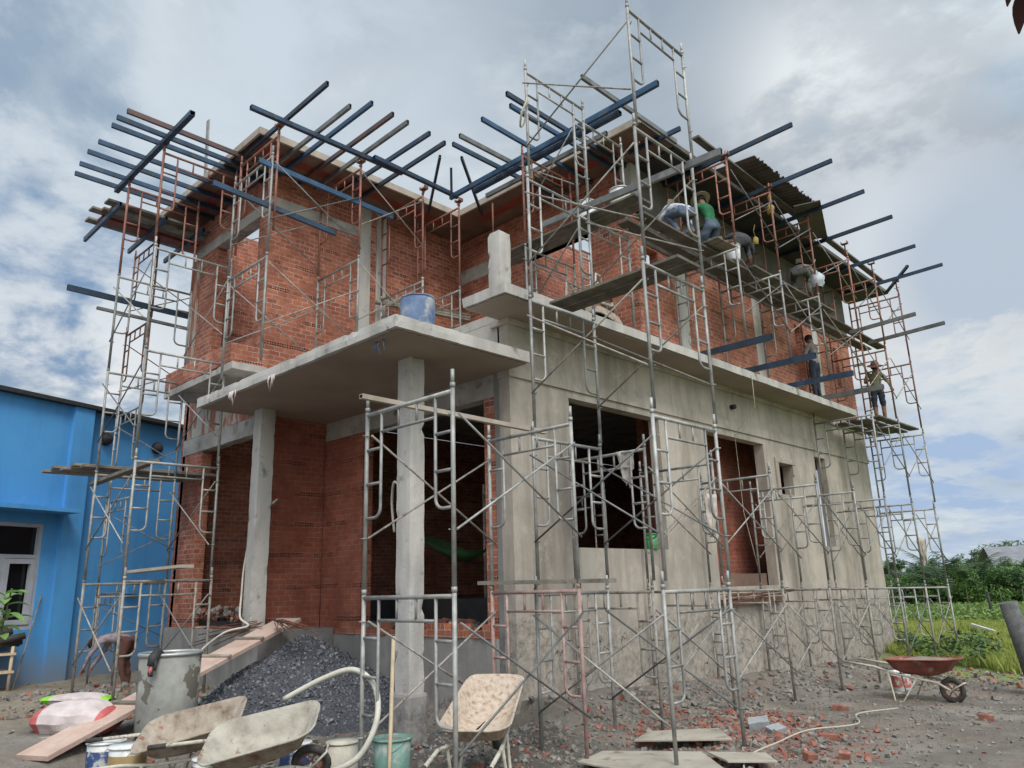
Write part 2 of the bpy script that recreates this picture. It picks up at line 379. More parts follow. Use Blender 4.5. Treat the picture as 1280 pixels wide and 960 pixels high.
M['pvc'] = noisy('white_pvc_pipe', [(.3,(.42,.41,.38)),(.7,(.56,.55,.52))], 6, .45, 0, .05)
M['hose'] = noisy('pale_hose', [(.3,(.4,.37,.3)),(.7,(.55,.52,.44))], 8, .6, 0, .05)
M['rope'] = noisy('pale_rope', [(.3,(.36,.32,.24)),(.7,(.5,.46,.38))], 30, .9, 0, .3)
M['rag'] = noisy('dirty_rag', [(.3,(.34,.29,.24)),(.7,(.55,.5,.43))], 12, .95, 0, .4, 60)
M['wood'] = noisy('wooden_pole', [(.3,(.4,.3,.19)),(.7,(.56,.44,.3))], 7, .7, 0, .2, 40, None, 0, 6, .2)
M['tin'] = noisy('corrugated_tin', [(.3,(.07,.062,.05)),(.6,(.13,.115,.095)),(.8,(.18,.165,.14))], 3, .6, .2, .1)
M['post_conc'] = noisy('dark_post_concrete', [(.3,(.055,.055,.055)),(.6,(.11,.11,.105)),(.8,(.17,.165,.155))], 10, .9, 0, .6, 40)
M['tiles'] = noisy('sooty_tile', [(.3,(.02,.018,.016)),(.7,(.055,.045,.038))], 7, .85, 0, .3)
M['roof_tin'] = noisy('grey_tin_roof', [(.3,(.16,.16,.17)),(.7,(.24,.24,.25))], 2, .6, .2, .1)
def cloth(name, c, sc=14):
    return noisy(name, [(.3, tuple(x*.62 for x in c)), (.55, c), (.85, tuple(min(1,x*1.15) for x in c))], sc, .95, 0, .9, 22, (tuple(x*.5 for x in c), 7, .55, .7))
M['skin'] = cloth('skin', (.26,.135,.085), 9)
M['shirt_white'] = cloth('pale_blue_shirt', (.5,.54,.6)); M['shirt_green'] = cloth('green_jersey', (.018,.13,.05))
M['shirt_dark'] = cloth('dark_shirt', (.06,.06,.065)); M['shirt_grey'] = cloth('grey_shirt', (.25,.22,.2))
M['shirt_olive'] = cloth('olive_shirt', (.16,.17,.1)); M['shirt_mauve'] = cloth('mauve_shirt', (.33,.26,.27))
M['jeans'] = cloth('blue_jeans', (.09,.12,.165)); M['navy'] = cloth('navy_trousers', (.022,.026,.04)); M['trouser_grey'] = cloth('grey_green_trousers', (.11,.115,.095))
M['brown_cloth'] = cloth('brown_trousers', (.12,.05,.035)); M['straw'] = cloth('straw_hat', (.42,.32,.22), 30); M['hair'] = cloth('black_hair', (.012,.011,.01), 30); M['cap'] = cloth('tan_cap', (.36,.29,.22))
M['hammock'] = cloth('green_hammock', (.02,.075,.015))
M['yellow'] = cloth('yellow_plastic', (.42,.33,.09)); M['bag_white'] = cloth('white_plastic_bag', (.5,.52,.54), 8)
def leafmat(name, a, b, c=None, trans=True):
    k = N(name); col = k.ramp(k.noise(1.3, 5, None, .7), [(.28, a), (.55, tuple((x+y)/2 for x, y in zip(a, b))), (.78, b)])
    k.fin(col, .55)
    if trans:
        tr = k.n('ShaderNodeBsdfTranslucent'); k.l(col, tr.inputs[0]); mx = k.n('ShaderNodeMixShader'); mx.inputs[0].default_value = .3
        out = k.t.nodes['Material Output']; k.l(k.b.outputs[0], mx.inputs[1]); k.l(tr.outputs[0], mx.inputs[2]); k.l(mx.outputs[0], out.inputs[0])
    return k.mat
M['leaf_dark'] = leafmat('dark_leaf', (.03,.06,.025), (.07,.12,.045)); M['leaf_mid'] = leafmat('mid_leaf', (.075,.155,.035), (.17,.29,.07))
M['leaf_light'] = leafmat('light_leaf', (.1,.19,.04), (.2,.32,.08)); M['leaf_pale'] = leafmat('haze_paled_leaf', (.09,.13,.075), (.15,.2,.11))  # far leaf is paled in colour in place of distance haze
M['leaf_near'] = leafmat('fresh_leaf', (.1,.22,.05), (.3,.42,.12)); M['leaf_maroon'] = leafmat('maroon_leaf', (.03,.012,.012), (.08,.02,.015))
M['grass_blade'] = leafmat('grass_blade', (.24,.3,.06), (.5,.52,.15)); M['weed'] = leafmat('weed_leaf', (.12,.19,.04), (.24,.32,.08))
M['bark'] = noisy('bark', [(.3,(.06,.045,.03)),(.7,(.14,.11,.08))], 8, .95, 0, .5)
# ------------------------------------------------------------------ ground
def sm(a, b, x):
    t = min(1, max(0, (x-a)/(b-a))); return t*t*(3-2*t)
def ground_z(x, y):
    z = -.22 - .2*sm(0, 9, y) - .1*sm(9, 22, y)
    z += .3*sm(-.5, -3.2, x)*sm(3, -1, y)*(1-sm(-6.2, -9.5, x))           # yard on the left lies a little higher
    z += .12*sm(-8, -9.5, x)*sm(3,-1,y)
    if 0 <= y < 13: z += (.3-.012*y)*sm(1.15, 0.05, x)*sm(-1.2, .3, y)     # rubble banked against the side wall
    d = math.hypot(x-.9, y+.15)
    z += .12*sm(1.2, .2, d)
    near = 1-sm(18, 34, math.hypot(x, y))
    z += near*(.05*noise.noise((x*.9, y*.9, 0)) + .028*noise.noise((x*3.1, y*3.1, 4)) + .014*noise.noise((x*8, y*8, 9)))
    return z
def build_ground():
    def axis(lo, hi, step, far):
        a = []; x = lo
        while x <= hi: a.append(x); x += step
        s = step; b = []
        x = a[-1]
        while x < far: s *= 1.35; x += s; b.append(x)
        s = step; c = []; x = a[0]
        while x > -far: s *= 1.35; x -= s; c.append(x)
        return c[::-1] + a + b
    xs = axis(-12, 7, .13, 900); ys = axis(-8, 15, .13, 900)
    v = [(x, y, ground_z(x, y)) for y in ys for x in xs]; nx = len(xs)
    f = [(j*nx+i, j*nx+i+1, (j+1)*nx+i+1, (j+1)*nx+i) for j in range(len(ys)-1) for i in range(nx-1)]
    k = N('site_ground')
    c = k.ramp(k.noise(.9, 9, None, .68), [(.25,(.098,.082,.065)),(.5,(.19,.163,.132)),(.72,(.285,.252,.208))])
    c = k.mix(k.step(k.noise(11, 8, None, .75), .53, .72), c, (.3,.277,.24))
    c = k.mix(k.step(k.noise(26, 4, None, .7), .58, .68), c, (.06,.057,.052))
    c = k.mix(k.math('MULTIPLY', k.step(k.noise(.55, 5), .5, .62), .55), c, (.19,.145,.105))
    sp = k.n('ShaderNodeSeparateXYZ'); k.l(k.pos(), sp.inputs[0])
    x, y = sp.outputs[0], sp.outputs[1]
    # brick dust where the broken bricks lie; sand in the left yard; grass beyond the edge of the site
    dx = k.math('SUBTRACT', x, 2.5); dy = k.math('SUBTRACT', y, .6)
    rr = k.math('ADD', k.math('POWER', k.math('ABSOLUTE', dx), 2.), k.math('POWER', k.math('ABSOLUTE', k.math('MULTIPLY', dy, .6)), 2.))
    rr = k.math('ADD', rr, k.math('MULTIPLY', k.noise(3, 7), 2.6))
    c = k.mix(k.math('MULTIPLY', k.math('SUBTRACT', 1., k.step(rr, 1.4, 2.8)), .5), c, (.27,.155,.115))
    ex = k.math('ADD', k.math('POWER', k.math('ABSOLUTE', k.math('SUBTRACT', x, .4)), 2.), k.math('POWER', k.math('ABSOLUTE', k.math('ADD', y, 1.6)), 2.))
    c = k.mix(k.math('MULTIPLY', k.math('SUBTRACT', 1., k.step(k.math('ADD', ex, k.math('MULTIPLY', k.noise(1.5, 7), 4.)), 3.2, 5.5)), .65), c, (.055,.05,.044))    # dark damp soil before the porch
    sx = k.math('ADD', k.math('ADD', x, k.math('MULTIPLY', y, .25)), k.math('MULTIPLY', k.noise(1.2, 6), 2.4))
    c = k.mix(k.math('MULTIPLY', k.math('SUBTRACT', 1., k.step(sx, -4., -2.6)), .7), c, k.ramp(k.noise(5, 7, None, .7), [(.3,(.17,.135,.09)),(.7,(.36,.29,.2))]))
    gy = k.math('ADD', k.math('ADD', y, k.math('MULTIPLY', x, .72)), k.math('MULTIPLY', k.noise(1.1, 7), 2.2))
    g = k.step(gy, 11.4, 12.6)
    c = k.mix(g, c, k.ramp(k.noise(1.6, 7), [(.3,(.1,.15,.03)),(.55,(.2,.25,.06)),(.8,(.3,.3,.11))]))
    c = k.mix(k.math('MULTIPLY', k.step(k.noise(.8, 6, None, .6), .52, .6), .5), c, (.085,.072,.058))     # damp patches
    k.bump(k.math('ADD', k.math('MULTIPLY', k.noise(16, 9, None, .75), 1.), k.math('MULTIPLY', k.noise(60, 4), .4)), .9, .03)
    mat = k.fin(c, .95)
    me = bpy.data.meshes.new('ground'); me.from_pydata(v, [], f); me.materials.append(mat)
    for p in me.polygons: p.use_smooth = True
    o = bpy.data.objects.new('ground', me); COL.objects.link(o); tag(o, kind='structure')
build_ground()

# ------------------------------------------------------------------ the house under construction
HO = (-2.2, 5.5, -.2)
house = thing('unfinished_house', 'unfinished two storey house of bare red brick and grey cement render with a terrace', 'house', HO)
def hp(name, mb, mats, label=None, parent=house, bevel=0, off=HO):
    o = mb.build(name, mats, parent, off if parent is house else off, bevel)
    if label: o['label'] = label
    return o
L = 12.65
# ground floor, side facing +x
side_holes = [(1.2, 3.47, 1.9, 3.995), (4.95, 7.1, 1.3, 3.98), (7.62, 8.27, 3.04, 3.66), (9.47, 10.03, 2.05, 3.97)]
sw = hp('side_wall', MB().wall('x', -.2, 0, 0, L, -.8, 4.915, side_holes), M['plaster'], 'cement rendered side wall with window and door openings')
mb = MB(); mb.box(.0005, .03, -.03, L+.03, 4.10, 4.27); mb.box(.0005, .016, -.016, L+.016, 4.272, 4.31)
mb.box(-.2, 0., -.03, -.0005, 4.10, 4.27)
hp('string_course', mb, M['plaster'], bevel=.006)
mb = MB(); mb.box(.0005, .05, -.05, L+.05, 4.83, 4.916); mb.box(-.3, 0., -.05, -.001, 4.83, 4.916)
hp('cornice', mb, M['plaster'], bevel=.006)
# trim round the small window
mb = MB(); mb.box(.0005,.04, 7.50,8.40,3.664,3.77); mb.box(.0005,.04,7.50,7.618,3.0,3.662); mb.box(.0005,.028,8.272,8.36,3.45,3.662)
hp('window_trim', mb, M['plaster'], bevel=.006)
# back, left and inner walls of the ground floor
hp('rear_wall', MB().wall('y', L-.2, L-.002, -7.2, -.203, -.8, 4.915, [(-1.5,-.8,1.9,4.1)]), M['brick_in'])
hp('left_wall', MB().wall('x', -7.4, -7.2, -1.2, L-.002, -.8, 4.915, []), M['brick'])
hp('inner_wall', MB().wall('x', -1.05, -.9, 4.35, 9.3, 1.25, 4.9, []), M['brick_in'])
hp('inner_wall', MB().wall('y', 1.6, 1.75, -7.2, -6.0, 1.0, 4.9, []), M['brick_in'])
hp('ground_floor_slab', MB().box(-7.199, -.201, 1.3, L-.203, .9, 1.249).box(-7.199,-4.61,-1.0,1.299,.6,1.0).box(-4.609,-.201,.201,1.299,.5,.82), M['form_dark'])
# front: pier beside the corner, porch opening, porch back wall
mb = MB(); mb.box(-.30, -.002, .001, .22, -.8, 4.2)
hp('corner_column', mb, M['corner'], 'grey concrete column with a broken edge at the near corner', bevel=.008)
hp('brick_pier', MB().box(-.5, -.301, .012, .2, -.8, 3.88), M['brick'])
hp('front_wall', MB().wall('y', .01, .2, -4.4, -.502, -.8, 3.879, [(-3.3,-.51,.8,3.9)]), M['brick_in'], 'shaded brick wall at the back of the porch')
hp('porch_lintel', MB().box(-4.4, -.302, .004, .205, 3.882, 4.199), M['concrete'])
hp('front_beam', MB().box(-4.45, -.17, .0, .2, 4.352, 4.914), M['concrete'])
hp('front_beam', MB().box(-.299, -.002, .001, .2, 4.202, 4.351), M['concrete'])
# left room that stands forward of the porch
hp('left_room_wall', MB().wall('y', -1.2, -1.02, -7.3, -4.42, -.8, 3.9, [(-6.5,-4.62,.93,3.95)]), M['brick'], 'front brick wall of the left room with a tall opening')
hp('left_room_beam', MB().rbox(-7.31, -4.41, -1.212, -1.01, 3.902, 4.196,.08,.006,.03), M['concrete'])
hp('left_room_gable', MB().box(-7.3, -4.42, -1.2, -1.02, 4.202, 4.914), M['brick_rough'], 'brickwork smeared with loose mortar above the opening')
hp('left_room_side_wall', MB().wall('x', -4.6, -4.42, -1.018, .008, -.8, 4.199), M['brick_in'])
mb = MB(); mb.box(-5.98,-5.7, 1.5,1.8, 1.0, 4.9); hp('inner_column', mb, M['concrete_col'])
# plinth of the porch
hp('plinth', MB().box(-7.28, -3.93, -1.29, -1.203, -.8, .9).box(-4.41,-3.93,-1.2,-.045,-.8,.88).box(-3.929, -.302, -.04, .009, -.8, .79), M['plaster_low'], 'grey rendered plinth under the porch')
mb = MB()
x = -3.9
while x < -.5:
    l = rnd.uniform(.16,.22)
    if rnd.random() < .8: mb.box(x, x+l-.01, -.06+rnd.uniform(-.02,.02), .06, .792, .792+rnd.choice((.08,.085,.17)))
    x += l
hp('brick_edging', mb, M['brick'], 'loose row of bricks along the top of the plinth')
# porch columns and canopy
hp('porch_column', MB().rbox(-.62, -.36, -1.36, -1.14, -.3, 4.195, .06, .005, .03), M['concrete_col'], 'right porch column with pitted faces and a broken foot')
hp('column_footing', MB().prism([(-.66,-1.4),(-.33,-1.4),(-.33,-1.1),(-.66,-1.1)], -.5, .3), M['plaster_low'], bevel=.04)
hp('porch_column', MB().rbox(-4.2, -3.96, -1.42, -1.18, .86, 4.195, .06, .005, .03, 5.), M['concrete_col'], 'left porch column')
cp = MB().rbox(-4.62,.39,-2.16,-1.222,4.2,4.35,.07,.005,.025).box(-4.4,.38,-1.2215,-.002,4.203,4.347)
can = hp('porch_canopy', cp, [M['concrete_col']], 'thin flat concrete canopy over the porch')
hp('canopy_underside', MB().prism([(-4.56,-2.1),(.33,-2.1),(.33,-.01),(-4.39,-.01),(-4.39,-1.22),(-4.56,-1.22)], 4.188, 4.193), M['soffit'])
# upper floor: terrace slab, side ledge, balcony
hp('terrace_slab', MB().box(-4.45, -.001, 0.0, 3.2, 4.92, 5.05).box(-7.2, -.001, 3.2, L-.01, 4.92, 5.05).box(-7.2,-4.45,-1.0,3.2,4.92,5.05), M['concrete'])
hp('side_ledge', MB().box(0,.55,-.55,10.59,4.922,5.056).rbox(.5505,.64,-.69,10.6,4.918,5.06,.09,.004,.022).rbox(-.16,.55,-.69,-.5505,4.918,5.06,.08,.004,.022), M['concrete_col'], 'overhanging concrete ledge along the side wall')
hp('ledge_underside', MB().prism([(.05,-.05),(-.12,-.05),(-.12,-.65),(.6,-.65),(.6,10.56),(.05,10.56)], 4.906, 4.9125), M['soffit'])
hp('column_stub', MB().rbox(.27,.48,-.61,-.4,5.064,5.84,.05,.007,.03,2.), M['concrete_col'], 'short concrete post standing on the corner of the ledge')
mb = MB()
for dx, dy in ((.07,.07),): mb.tube([(.25+dx,-.62+dy,5.8),(.25+dx,-.62+dy,6.3)], .011, 5)
hp('starter_bar', mb, M['rebar'])
hp('balcony_slab', MB().rbox(-6.77, -4.17, -1.85, -1.222, 4.8, 4.92,.08,.006,.03), M['concrete'], 'small concrete balcony slab on the left')
hp('balcony_parapet', MB().box(-6.75, -4.25, -1.845, -1.735, 4.93, 5.24).box(-6.75,-6.64,-1.734,-1.217,4.93,5.24).box(-4.36,-4.25,-1.734,-1.217,4.93,5.24), M['brick'], 'low brick parapet round the balcony')
# upper walls
UZ = 8.58
hp('wing_front_wall', MB().wall('y', -1.2, -1.0, -7.4, -4.45, 4.95, UZ, [(-6.5,-4.86,5.62,8.05)]), M['brick'], 'front brick wall of the upper left wing')
hp('wing_beam', MB().box(-7.42, -4.44, -1.214, -.99, 7.85, 8.06), M['concrete'], bevel=.008)
hp('wing_side_wall', MB().wall('x', -4.66, -4.45, -.998, 12.4, 5.051, UZ, []), M['brick'], 'long brick side wall of the upper left wing')
def colm(x0,x1,y0,y1,z0,z1,lab=None): return hp('concrete_column', MB().box(x0,x1,y0,y1,z0,z1), M['concrete_col'], lab, bevel=.008)
colm(-4.66,-4.425,.62,.86,5.06,UZ); colm(-4.66,-4.42,1.0,1.22,5.06,UZ)
hp('ring_beam', MB().box(-4.449,-4.43,-1.2,.6,7.9,8.1), M['concrete'])
hp('recess_wall', MB().wall('y', 3.2, 3.4, -4.449, 0, 5.051, UZ, [(-2.65,-.95,5.95,7.62)]), M['brick'], 'brick wall set back behind the terrace with a window opening')
hp('recess_beam', MB().box(-4.448, -.0, 3.186, 3.41, 7.62, 7.92), M['concrete'], bevel=.006)
hp('upper_inner_wall', MB().wall('x', -2.9, -2.75, 3.412, 5.45, 5.051, 8.45), M['brick'])
up_holes = [(3.52, 3.9, 6.7, 7.08), (9.35, 9.72, 5.75, 7.0), (11.5, 11.75, 5.9, 6.9)]
hp('upper_side_wall', MB().wall('x', -.2, -.02, 3.402, 12.55, 5.061, 7.12, up_holes), M['brick'], 'long bare brick wall of the upper floor')
hp('upper_side_render', MB().wall('x', -.2, .0, 3.402, 12.55, 7.122, UZ), noisy('shaded_render', [(.3,(.07,.061,.048)),(.6,(.115,.1,.08)),(.8,(.16,.14,.115))], 2.2, .92, 0, .4, 20, ((.09,.075,.06), 3, .55, .7)), 'rendered upper part of the side wall')  # render colour lowered to hold the shade below the eave
for y in (4.45, 7.35, 10.3): colm(-.21,-.005,y,y+.3,5.062,7.12)
hp('corner_pier', MB().box(-.21,-.001+.02,3.185,3.4,7.93,UZ), M['concrete_col'])
hp('upper_rear_wall', MB().wall('y', 12.4, 12.55, -7.2, -.201, 5.061, UZ, [(-1.6,-.9,5.6,7.6),(-6,-5,6,7.4)]), M['brick'])
hp('upper_left_wall', MB().wall('x', -7.4, -7.2, -.998, 12.4, 5.061, UZ, [(1.0,2.6,6.2,8.2),(6.5,8,6,8)]), M['brick'])
hp('wing_inner_wall', MB().wall('y', 3.3, 3.45, -7.2, -4.67, 5.061, 7.9, [(-6.2,-5.5,5.1,7.2)]), M['brick'])
hp('corner_pilaster', MB().box(-7.43,-7.2,-1.23,-.98,4.95,7.84), M['brick_rough'])
# upper far corner
hp('far_corner_wall', MB().box(-.19, -.03, 10.6, L-.05, 4.92, 5.06), M['brick'])
# eaves: formwork decks round the open top of the walls
def eave_strip(a0, a1, w0, w1, axis, sgn):
    """boards laid along the eave; axis: direction they run"""
    out = []
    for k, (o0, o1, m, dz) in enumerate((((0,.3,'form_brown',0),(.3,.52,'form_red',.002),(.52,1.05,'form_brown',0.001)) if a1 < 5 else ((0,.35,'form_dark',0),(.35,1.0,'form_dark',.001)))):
        out.append((w1 - sgn*o0, w1 - sgn*o1, m, dz))
    for w_a, w_b, m, dz in out:
        lo, hi = min(w_a,w_b)+.002, max(w_a,w_b)-.002
        mb = MB()
        if axis == 'y': mb.box(lo, hi, a0, a1, 8.6+dz, 8.64)
        else: mb.box(a0, a1, lo, hi, 8.6+dz, 8.64)
        hp('formwork_panel', mb, M[m])
eave_strip(-1.86, 2.36, -4.45, -3.6, 'y', 1)          # wing, facing the terrace
eave_strip(-8.0, -4.66, -.9, -1.9, 'x', -1)           # wing, front
eave_strip(-3.398, .0, 3.4, 2.36, 'x', -1)            # over the recess
eave_strip(3.42, 13.6, 0, .8, 'y', 1)                 # long side
hp('eave_edge', MB().box(-3.6,-3.56,-1.9,2.32,8.59,8.71), M['form_edge'])
hp('eave_edge', MB().box(-8.0,-3.56,-1.94,-1.901,8.59,8.71), M['form_edge'])
hp('eave_edge', MB().box(-3.56,.84,2.319,2.357,8.59,8.71), M['form_edge'])
hp('eave_edge', MB().box(.801,.84,2.36,13.6,8.6,8.68), M['tin'])
mb = MB()
mb.box(-8.0,-3.61,-1.9,-.95,8.642,8.68); mb.box(-4.7,-3.61,-.949,2.36,8.642,8.68); mb.box(-4.7,.8,2.361,3.42,8.642,8.68); mb.box(-.25,.8,3.421,13.6,8.642,8.68)
hp('eave_deck', mb, M['form_brown'])
# small leftovers that belong to the house
mb = MB(); mb.tube([(.0,5.95,4.55),(.1,5.95,4.55)], .045, 10)
hp('drain_pipe', mb, M['black'])
for (q, c) in (((-3.4,-2.17,4.22),'sack'),((-2.3,-2.17,4.22),'sack_red'),((-.1,-2.0,4.2),'blue_barrel')):
    mb = MB(); x,y,z = q
    for i in range(6):
        xx = x + rnd.uniform(-.09,.09); mb.tube([(xx,y,z),(xx+rnd.uniform(-.03,.03),y-.01,z-.07),(xx+rnd.uniform(-.05,.05),y,z-rnd.uniform(.1,.24))], [.014,.009,.002], 5)
    if c != 'blue_barrel': hp('torn_sheet', mb, M['sack'])
    else: hp('torn_sheet', mb, M['blue_barrel'])
# thin wire hanging on the side wall
mb = MB(); mb.tube([(.66,5.6,5.0),(.655,5.6,4.4),(.05,5.9,4.0),(.04,5.95,2.6),(.06,6.3,1.4),(.05,6.1,.6)], .006, 5)
hp('hanging_wire', mb, M['rope'])

# loose timber and sheets on the eaves
def one(name, label, cat, mb, mat, group=None, bevel=0, kind=None):
    vs = [Vector(p) for p in mb.v]; c = sum(vs, Vector())/len(vs); zb = min(p.z for p in vs); off = (c.x, c.y, zb)
    o = mb.build(name, mat, None, off, bevel); o.location = off
    return tag(o, label, cat, group, kind)
one('timber_board', 'long pale board lying along the edge of the long side eave', 'board', MB().beam((1.05,3.7,8.82),(.86,13.1,8.82),.13,.04), M['tin'])
def corrugated(name, label, p0, du, dv, nu, amp, mat):
    mb = MB(); vs = []
    U = Vector(du); V = Vector(dv); nrm = U.cross(V).normalized(); nu *= 6
    for j in range(9):
        for i in range(nu+1):
            t = i/nu; e = .0 if 0 < j < 8 else rnd.uniform(-.02,.02)
            vs.append(Vector(p0)+U*t+V*(j/8+e)+nrm*(amp*math.sin(t*nu/6*2*math.pi) + .05*math.sin(j/8*3)*t))
    n = len(vs); th = nrm*.004
    F = [(j*(nu+1)+i, j*(nu+1)+i+1, (j+1)*(nu+1)+i+1, (j+1)*(nu+1)+i) for j in range(8) for i in range(nu)]
    mb.add(vs, F, 0, True)
    return one(name, label, 'tin sheet', mb, mat)
corrugated('corrugated_sheet', 'curling brown corrugated sheet hanging over the long side eave', (1.35,5.3,9.0), (.1,2.6,-.12), (-1.2,.1,.14), 20, .03, M['tin'])
one('metal_strip', 'thin upright strip of bare metal sticking up behind the left eave', 'metal strip', MB().beam((-5.92,-1.78,8.72),(-5.86,-1.84,10.0),.11,.02,up=(0,1,0)), M['galv'])
one('formwork_board', 'grey sheet resting on the steel tubes under the corrugated tin', 'board', MB().beam((1.5,7.1,8.62),(.9,8.9,8.64),.5,.02), M['tin'])
# ------------------------------------------------------------------ scaffolding
FW, FH = 1.22, 1.66
def arc(cx, cz, r, a0, a1, y, n=5):
    return [(cx+r*math.cos(a0+(a1-a0)*i/n), y, cz+r*math.sin(a0+(a1-a0)*i/n)) for i in range(n+1)]
FRAME = {}
def frame_proto(finish):
    m = M[finish]; t = []
    for sx in (-1, 1):
        mb = MB(); x = sx*FW/2
        mb.tube([(x,0,0),(x,0,FH)], .0195, 10); mb.tube([(x,0,FH),(x,0,FH+.13)], .017, 8)
        mb.tube([(x,0,FH-.03),(x,0,FH+.012)], .0235, 10)
        for z in (.45, 1.4): mb.tube([(x-.035*sx,0,z),(x+.0*sx,-.05,z)], .006, 5)
        t.append(('post', mb))
        mb = MB(); xi = sx*(FW/2-.225)
        mb.tube([(xi,0,FH-.07),(xi,0,.72)] + arc(xi+sx*.09, .72, .09, math.pi if sx > 0 else 0, 1.5*math.pi if sx > 0 else -.5*math.pi, 0)[1:] + [(x-sx*.02,0,.63)], .0145, 7)
        for z in (1.26, .94): mb.tube([(xi,0,z),(x,0,z)], .0145, 7)
        t.append(('ladder', mb))
    mb = MB(); mb.tube([(-FW/2,0,FH-.06),(FW/2,0,FH-.06)], .0195, 10); t.append(('top_rail', mb))
    mb = MB(); mb.tube([(-FW/2+.225,0,FH-.25),(FW/2-.225,0,FH-.25)], .0145, 7)
    for x in (-.13, .13): mb.tube([(x,0,FH-.25),(x,0,FH-.07)], .0125, 6)
    t.append(('lower_rail', mb))
    return [(n, mb.mesh(n, m)) for n, mb in t]
ORD = ['lowest', 'second', 'third', 'fourth', 'fifth', 'sixth']
def frame(cx, cy, z, rz, finish, label, group, tilt=(0,0)):
    if finish not in FRAME: FRAME[finish] = frame_proto(finish)
    o = thing('scaffold_section', label, 'scaffold frame', (cx, cy, z), rz, group)
    o.rotation_euler = (tilt[0], tilt[1], rz)
    for n, me in FRAME[finish]:
        p = bpy.data.objects.new(n, me); COL.objects.link(p); p.parent = o
    return o
BR = {}
def brace(p, q, z, label, group, finish='galv', single=0, dz=0):
    if finish == 'galv': finish = rnd.choice(('galv','galv_dirty','galv_dirty','grey_tube'))
    """two flat-ended tubes pinned at the middle, between the posts standing at p and q"""
    p = Vector((*p[:2], 0)); q = Vector((*q[:2], 0)); d = q-p; Ln = d.length
    key = (round(Ln, 2), finish, single)
    if key not in BR:
        parts = []
        for i, (za, zb, yo) in enumerate(((.45,1.4,-.035),(1.4,.45,-.062))):
            if single and i != single-1: continue
            mb = MB(); mb.tube([(0,yo,za),(Ln,yo,zb)], .0105, 7)
            parts.append(mb.mesh('brace_tube', M[finish]))
        BR[key] = parts
    o = thing('cross_brace', label, 'cross brace', (p.x, p.y, z), math.atan2(d.y, d.x), group)
    for me in BR[key]:
        c = bpy.data.objects.new('brace_tube', me); COL.objects.link(c); c.parent = o
def px_(c, s): return (c[0]+s*FW/2, c[1])
def py_(c, s): return (c[0], c[1]+s*FW/2)
def ends(c, ax, s): return px_(c, s) if ax == 'x' else py_(c, s)
RZ = {'x': 0, 'y': math.pi/2}
def jit(a=.012): return rnd.uniform(-a, a)
def jack(x, y, z, h, label, group, finish='rust'):
    o = thing('screw_jack', label, 'jack', (x, y, z), 0, group)
    MB().tube([(0,0,0),(0,0,h)], .016, 7).build('screw', M[finish], o)
    MB().tube([(-.06,0,h*.35),(.06,0,h*.35)], .008, 5).build('nut', M[finish], o)
    MB().box(-.06,.06,-.05,.05,h,h+.008).box(-.068,-.06,-.05,.05,h,h+.06).box(.06,.068,-.05,.05,h,h+.06).build('fork', M[finish], o)

# corner tower: two rows of frames square to the side wall, five stages
G = 'frames of the tall corner scaffold tower'; GB = 'braces of the tall corner scaffold tower'
tn = []; tf = []
for i in range(5):
    z = -.28 + 1.70*i
    n = (2.62-.035*i, -.72+.1*i+FW/2); f = (1.13-.075*i, -.85+.12*i+FW/2)
    tl = (-.055, -.03) if True else 0
    frame(n[0], n[1], z, RZ['y'], 'galv', f'{ORD[i]} scaffold frame up the outer side of the tall tower at the near corner', G, (0,0))
    frame(f[0], f[1], z, RZ['y'], 'galv', f'{ORD[i]} scaffold frame up the wall side of the tall tower at the near corner', G, (0,0))
    tn.append(n); tf.append(f)
    brace(py_(f,-1), py_(n,-1), z, f'crossed brace tubes on the {ORD[i]} stage of the tall corner tower, front face', GB, 'galv')
    if i < 4: brace(py_(f,1), py_(n,1), z, f'crossed brace tubes on the {ORD[i]} stage of the tall corner tower, rear face', GB, 'galv')
# low tower before the porch
G = 'frames of the low scaffold before the porch'; GB = 'braces of the low scaffold before the porch'
A = [(1.47,-2.83), (1.21,-.98)]
for i in range(2):
    z = -.25 + 1.67*i
    for j, c in enumerate(A):
        fin = 'orange' if (i == 0 and j == 1) else 'galv'
        lab = {(0,0):'bright scaffold frame standing on the ground nearest the green bucket',(1,0):'bright scaffold frame on top before the right porch column',
               (0,1):'faded pinkish scaffold frame standing on the ground behind the barrow on its legs',(1,1):'upper scaffold frame before the brick pier of the porch'}[(i,j)]
        frame(c[0], c[1], z, 0, 'rust_faded' if fin == 'orange' else fin, lab, G)
    for s, w in ((-1,'left'),(1,'right')):
        brace(px_(A[0],s), px_(A[1],s), z, f'crossed brace tubes on the {w} side of the {"ground" if i == 0 else "upper"} stage before the porch', GB)
one('scaffold_board', 'pale square timber lying over the top of the low scaffold before the porch', 'timber', MB().hollow((1.02,-3.02,3.15),(1.0,-.45,3.13),.055,.045,.008,0,1), [M['form_edge'], M['dark']])
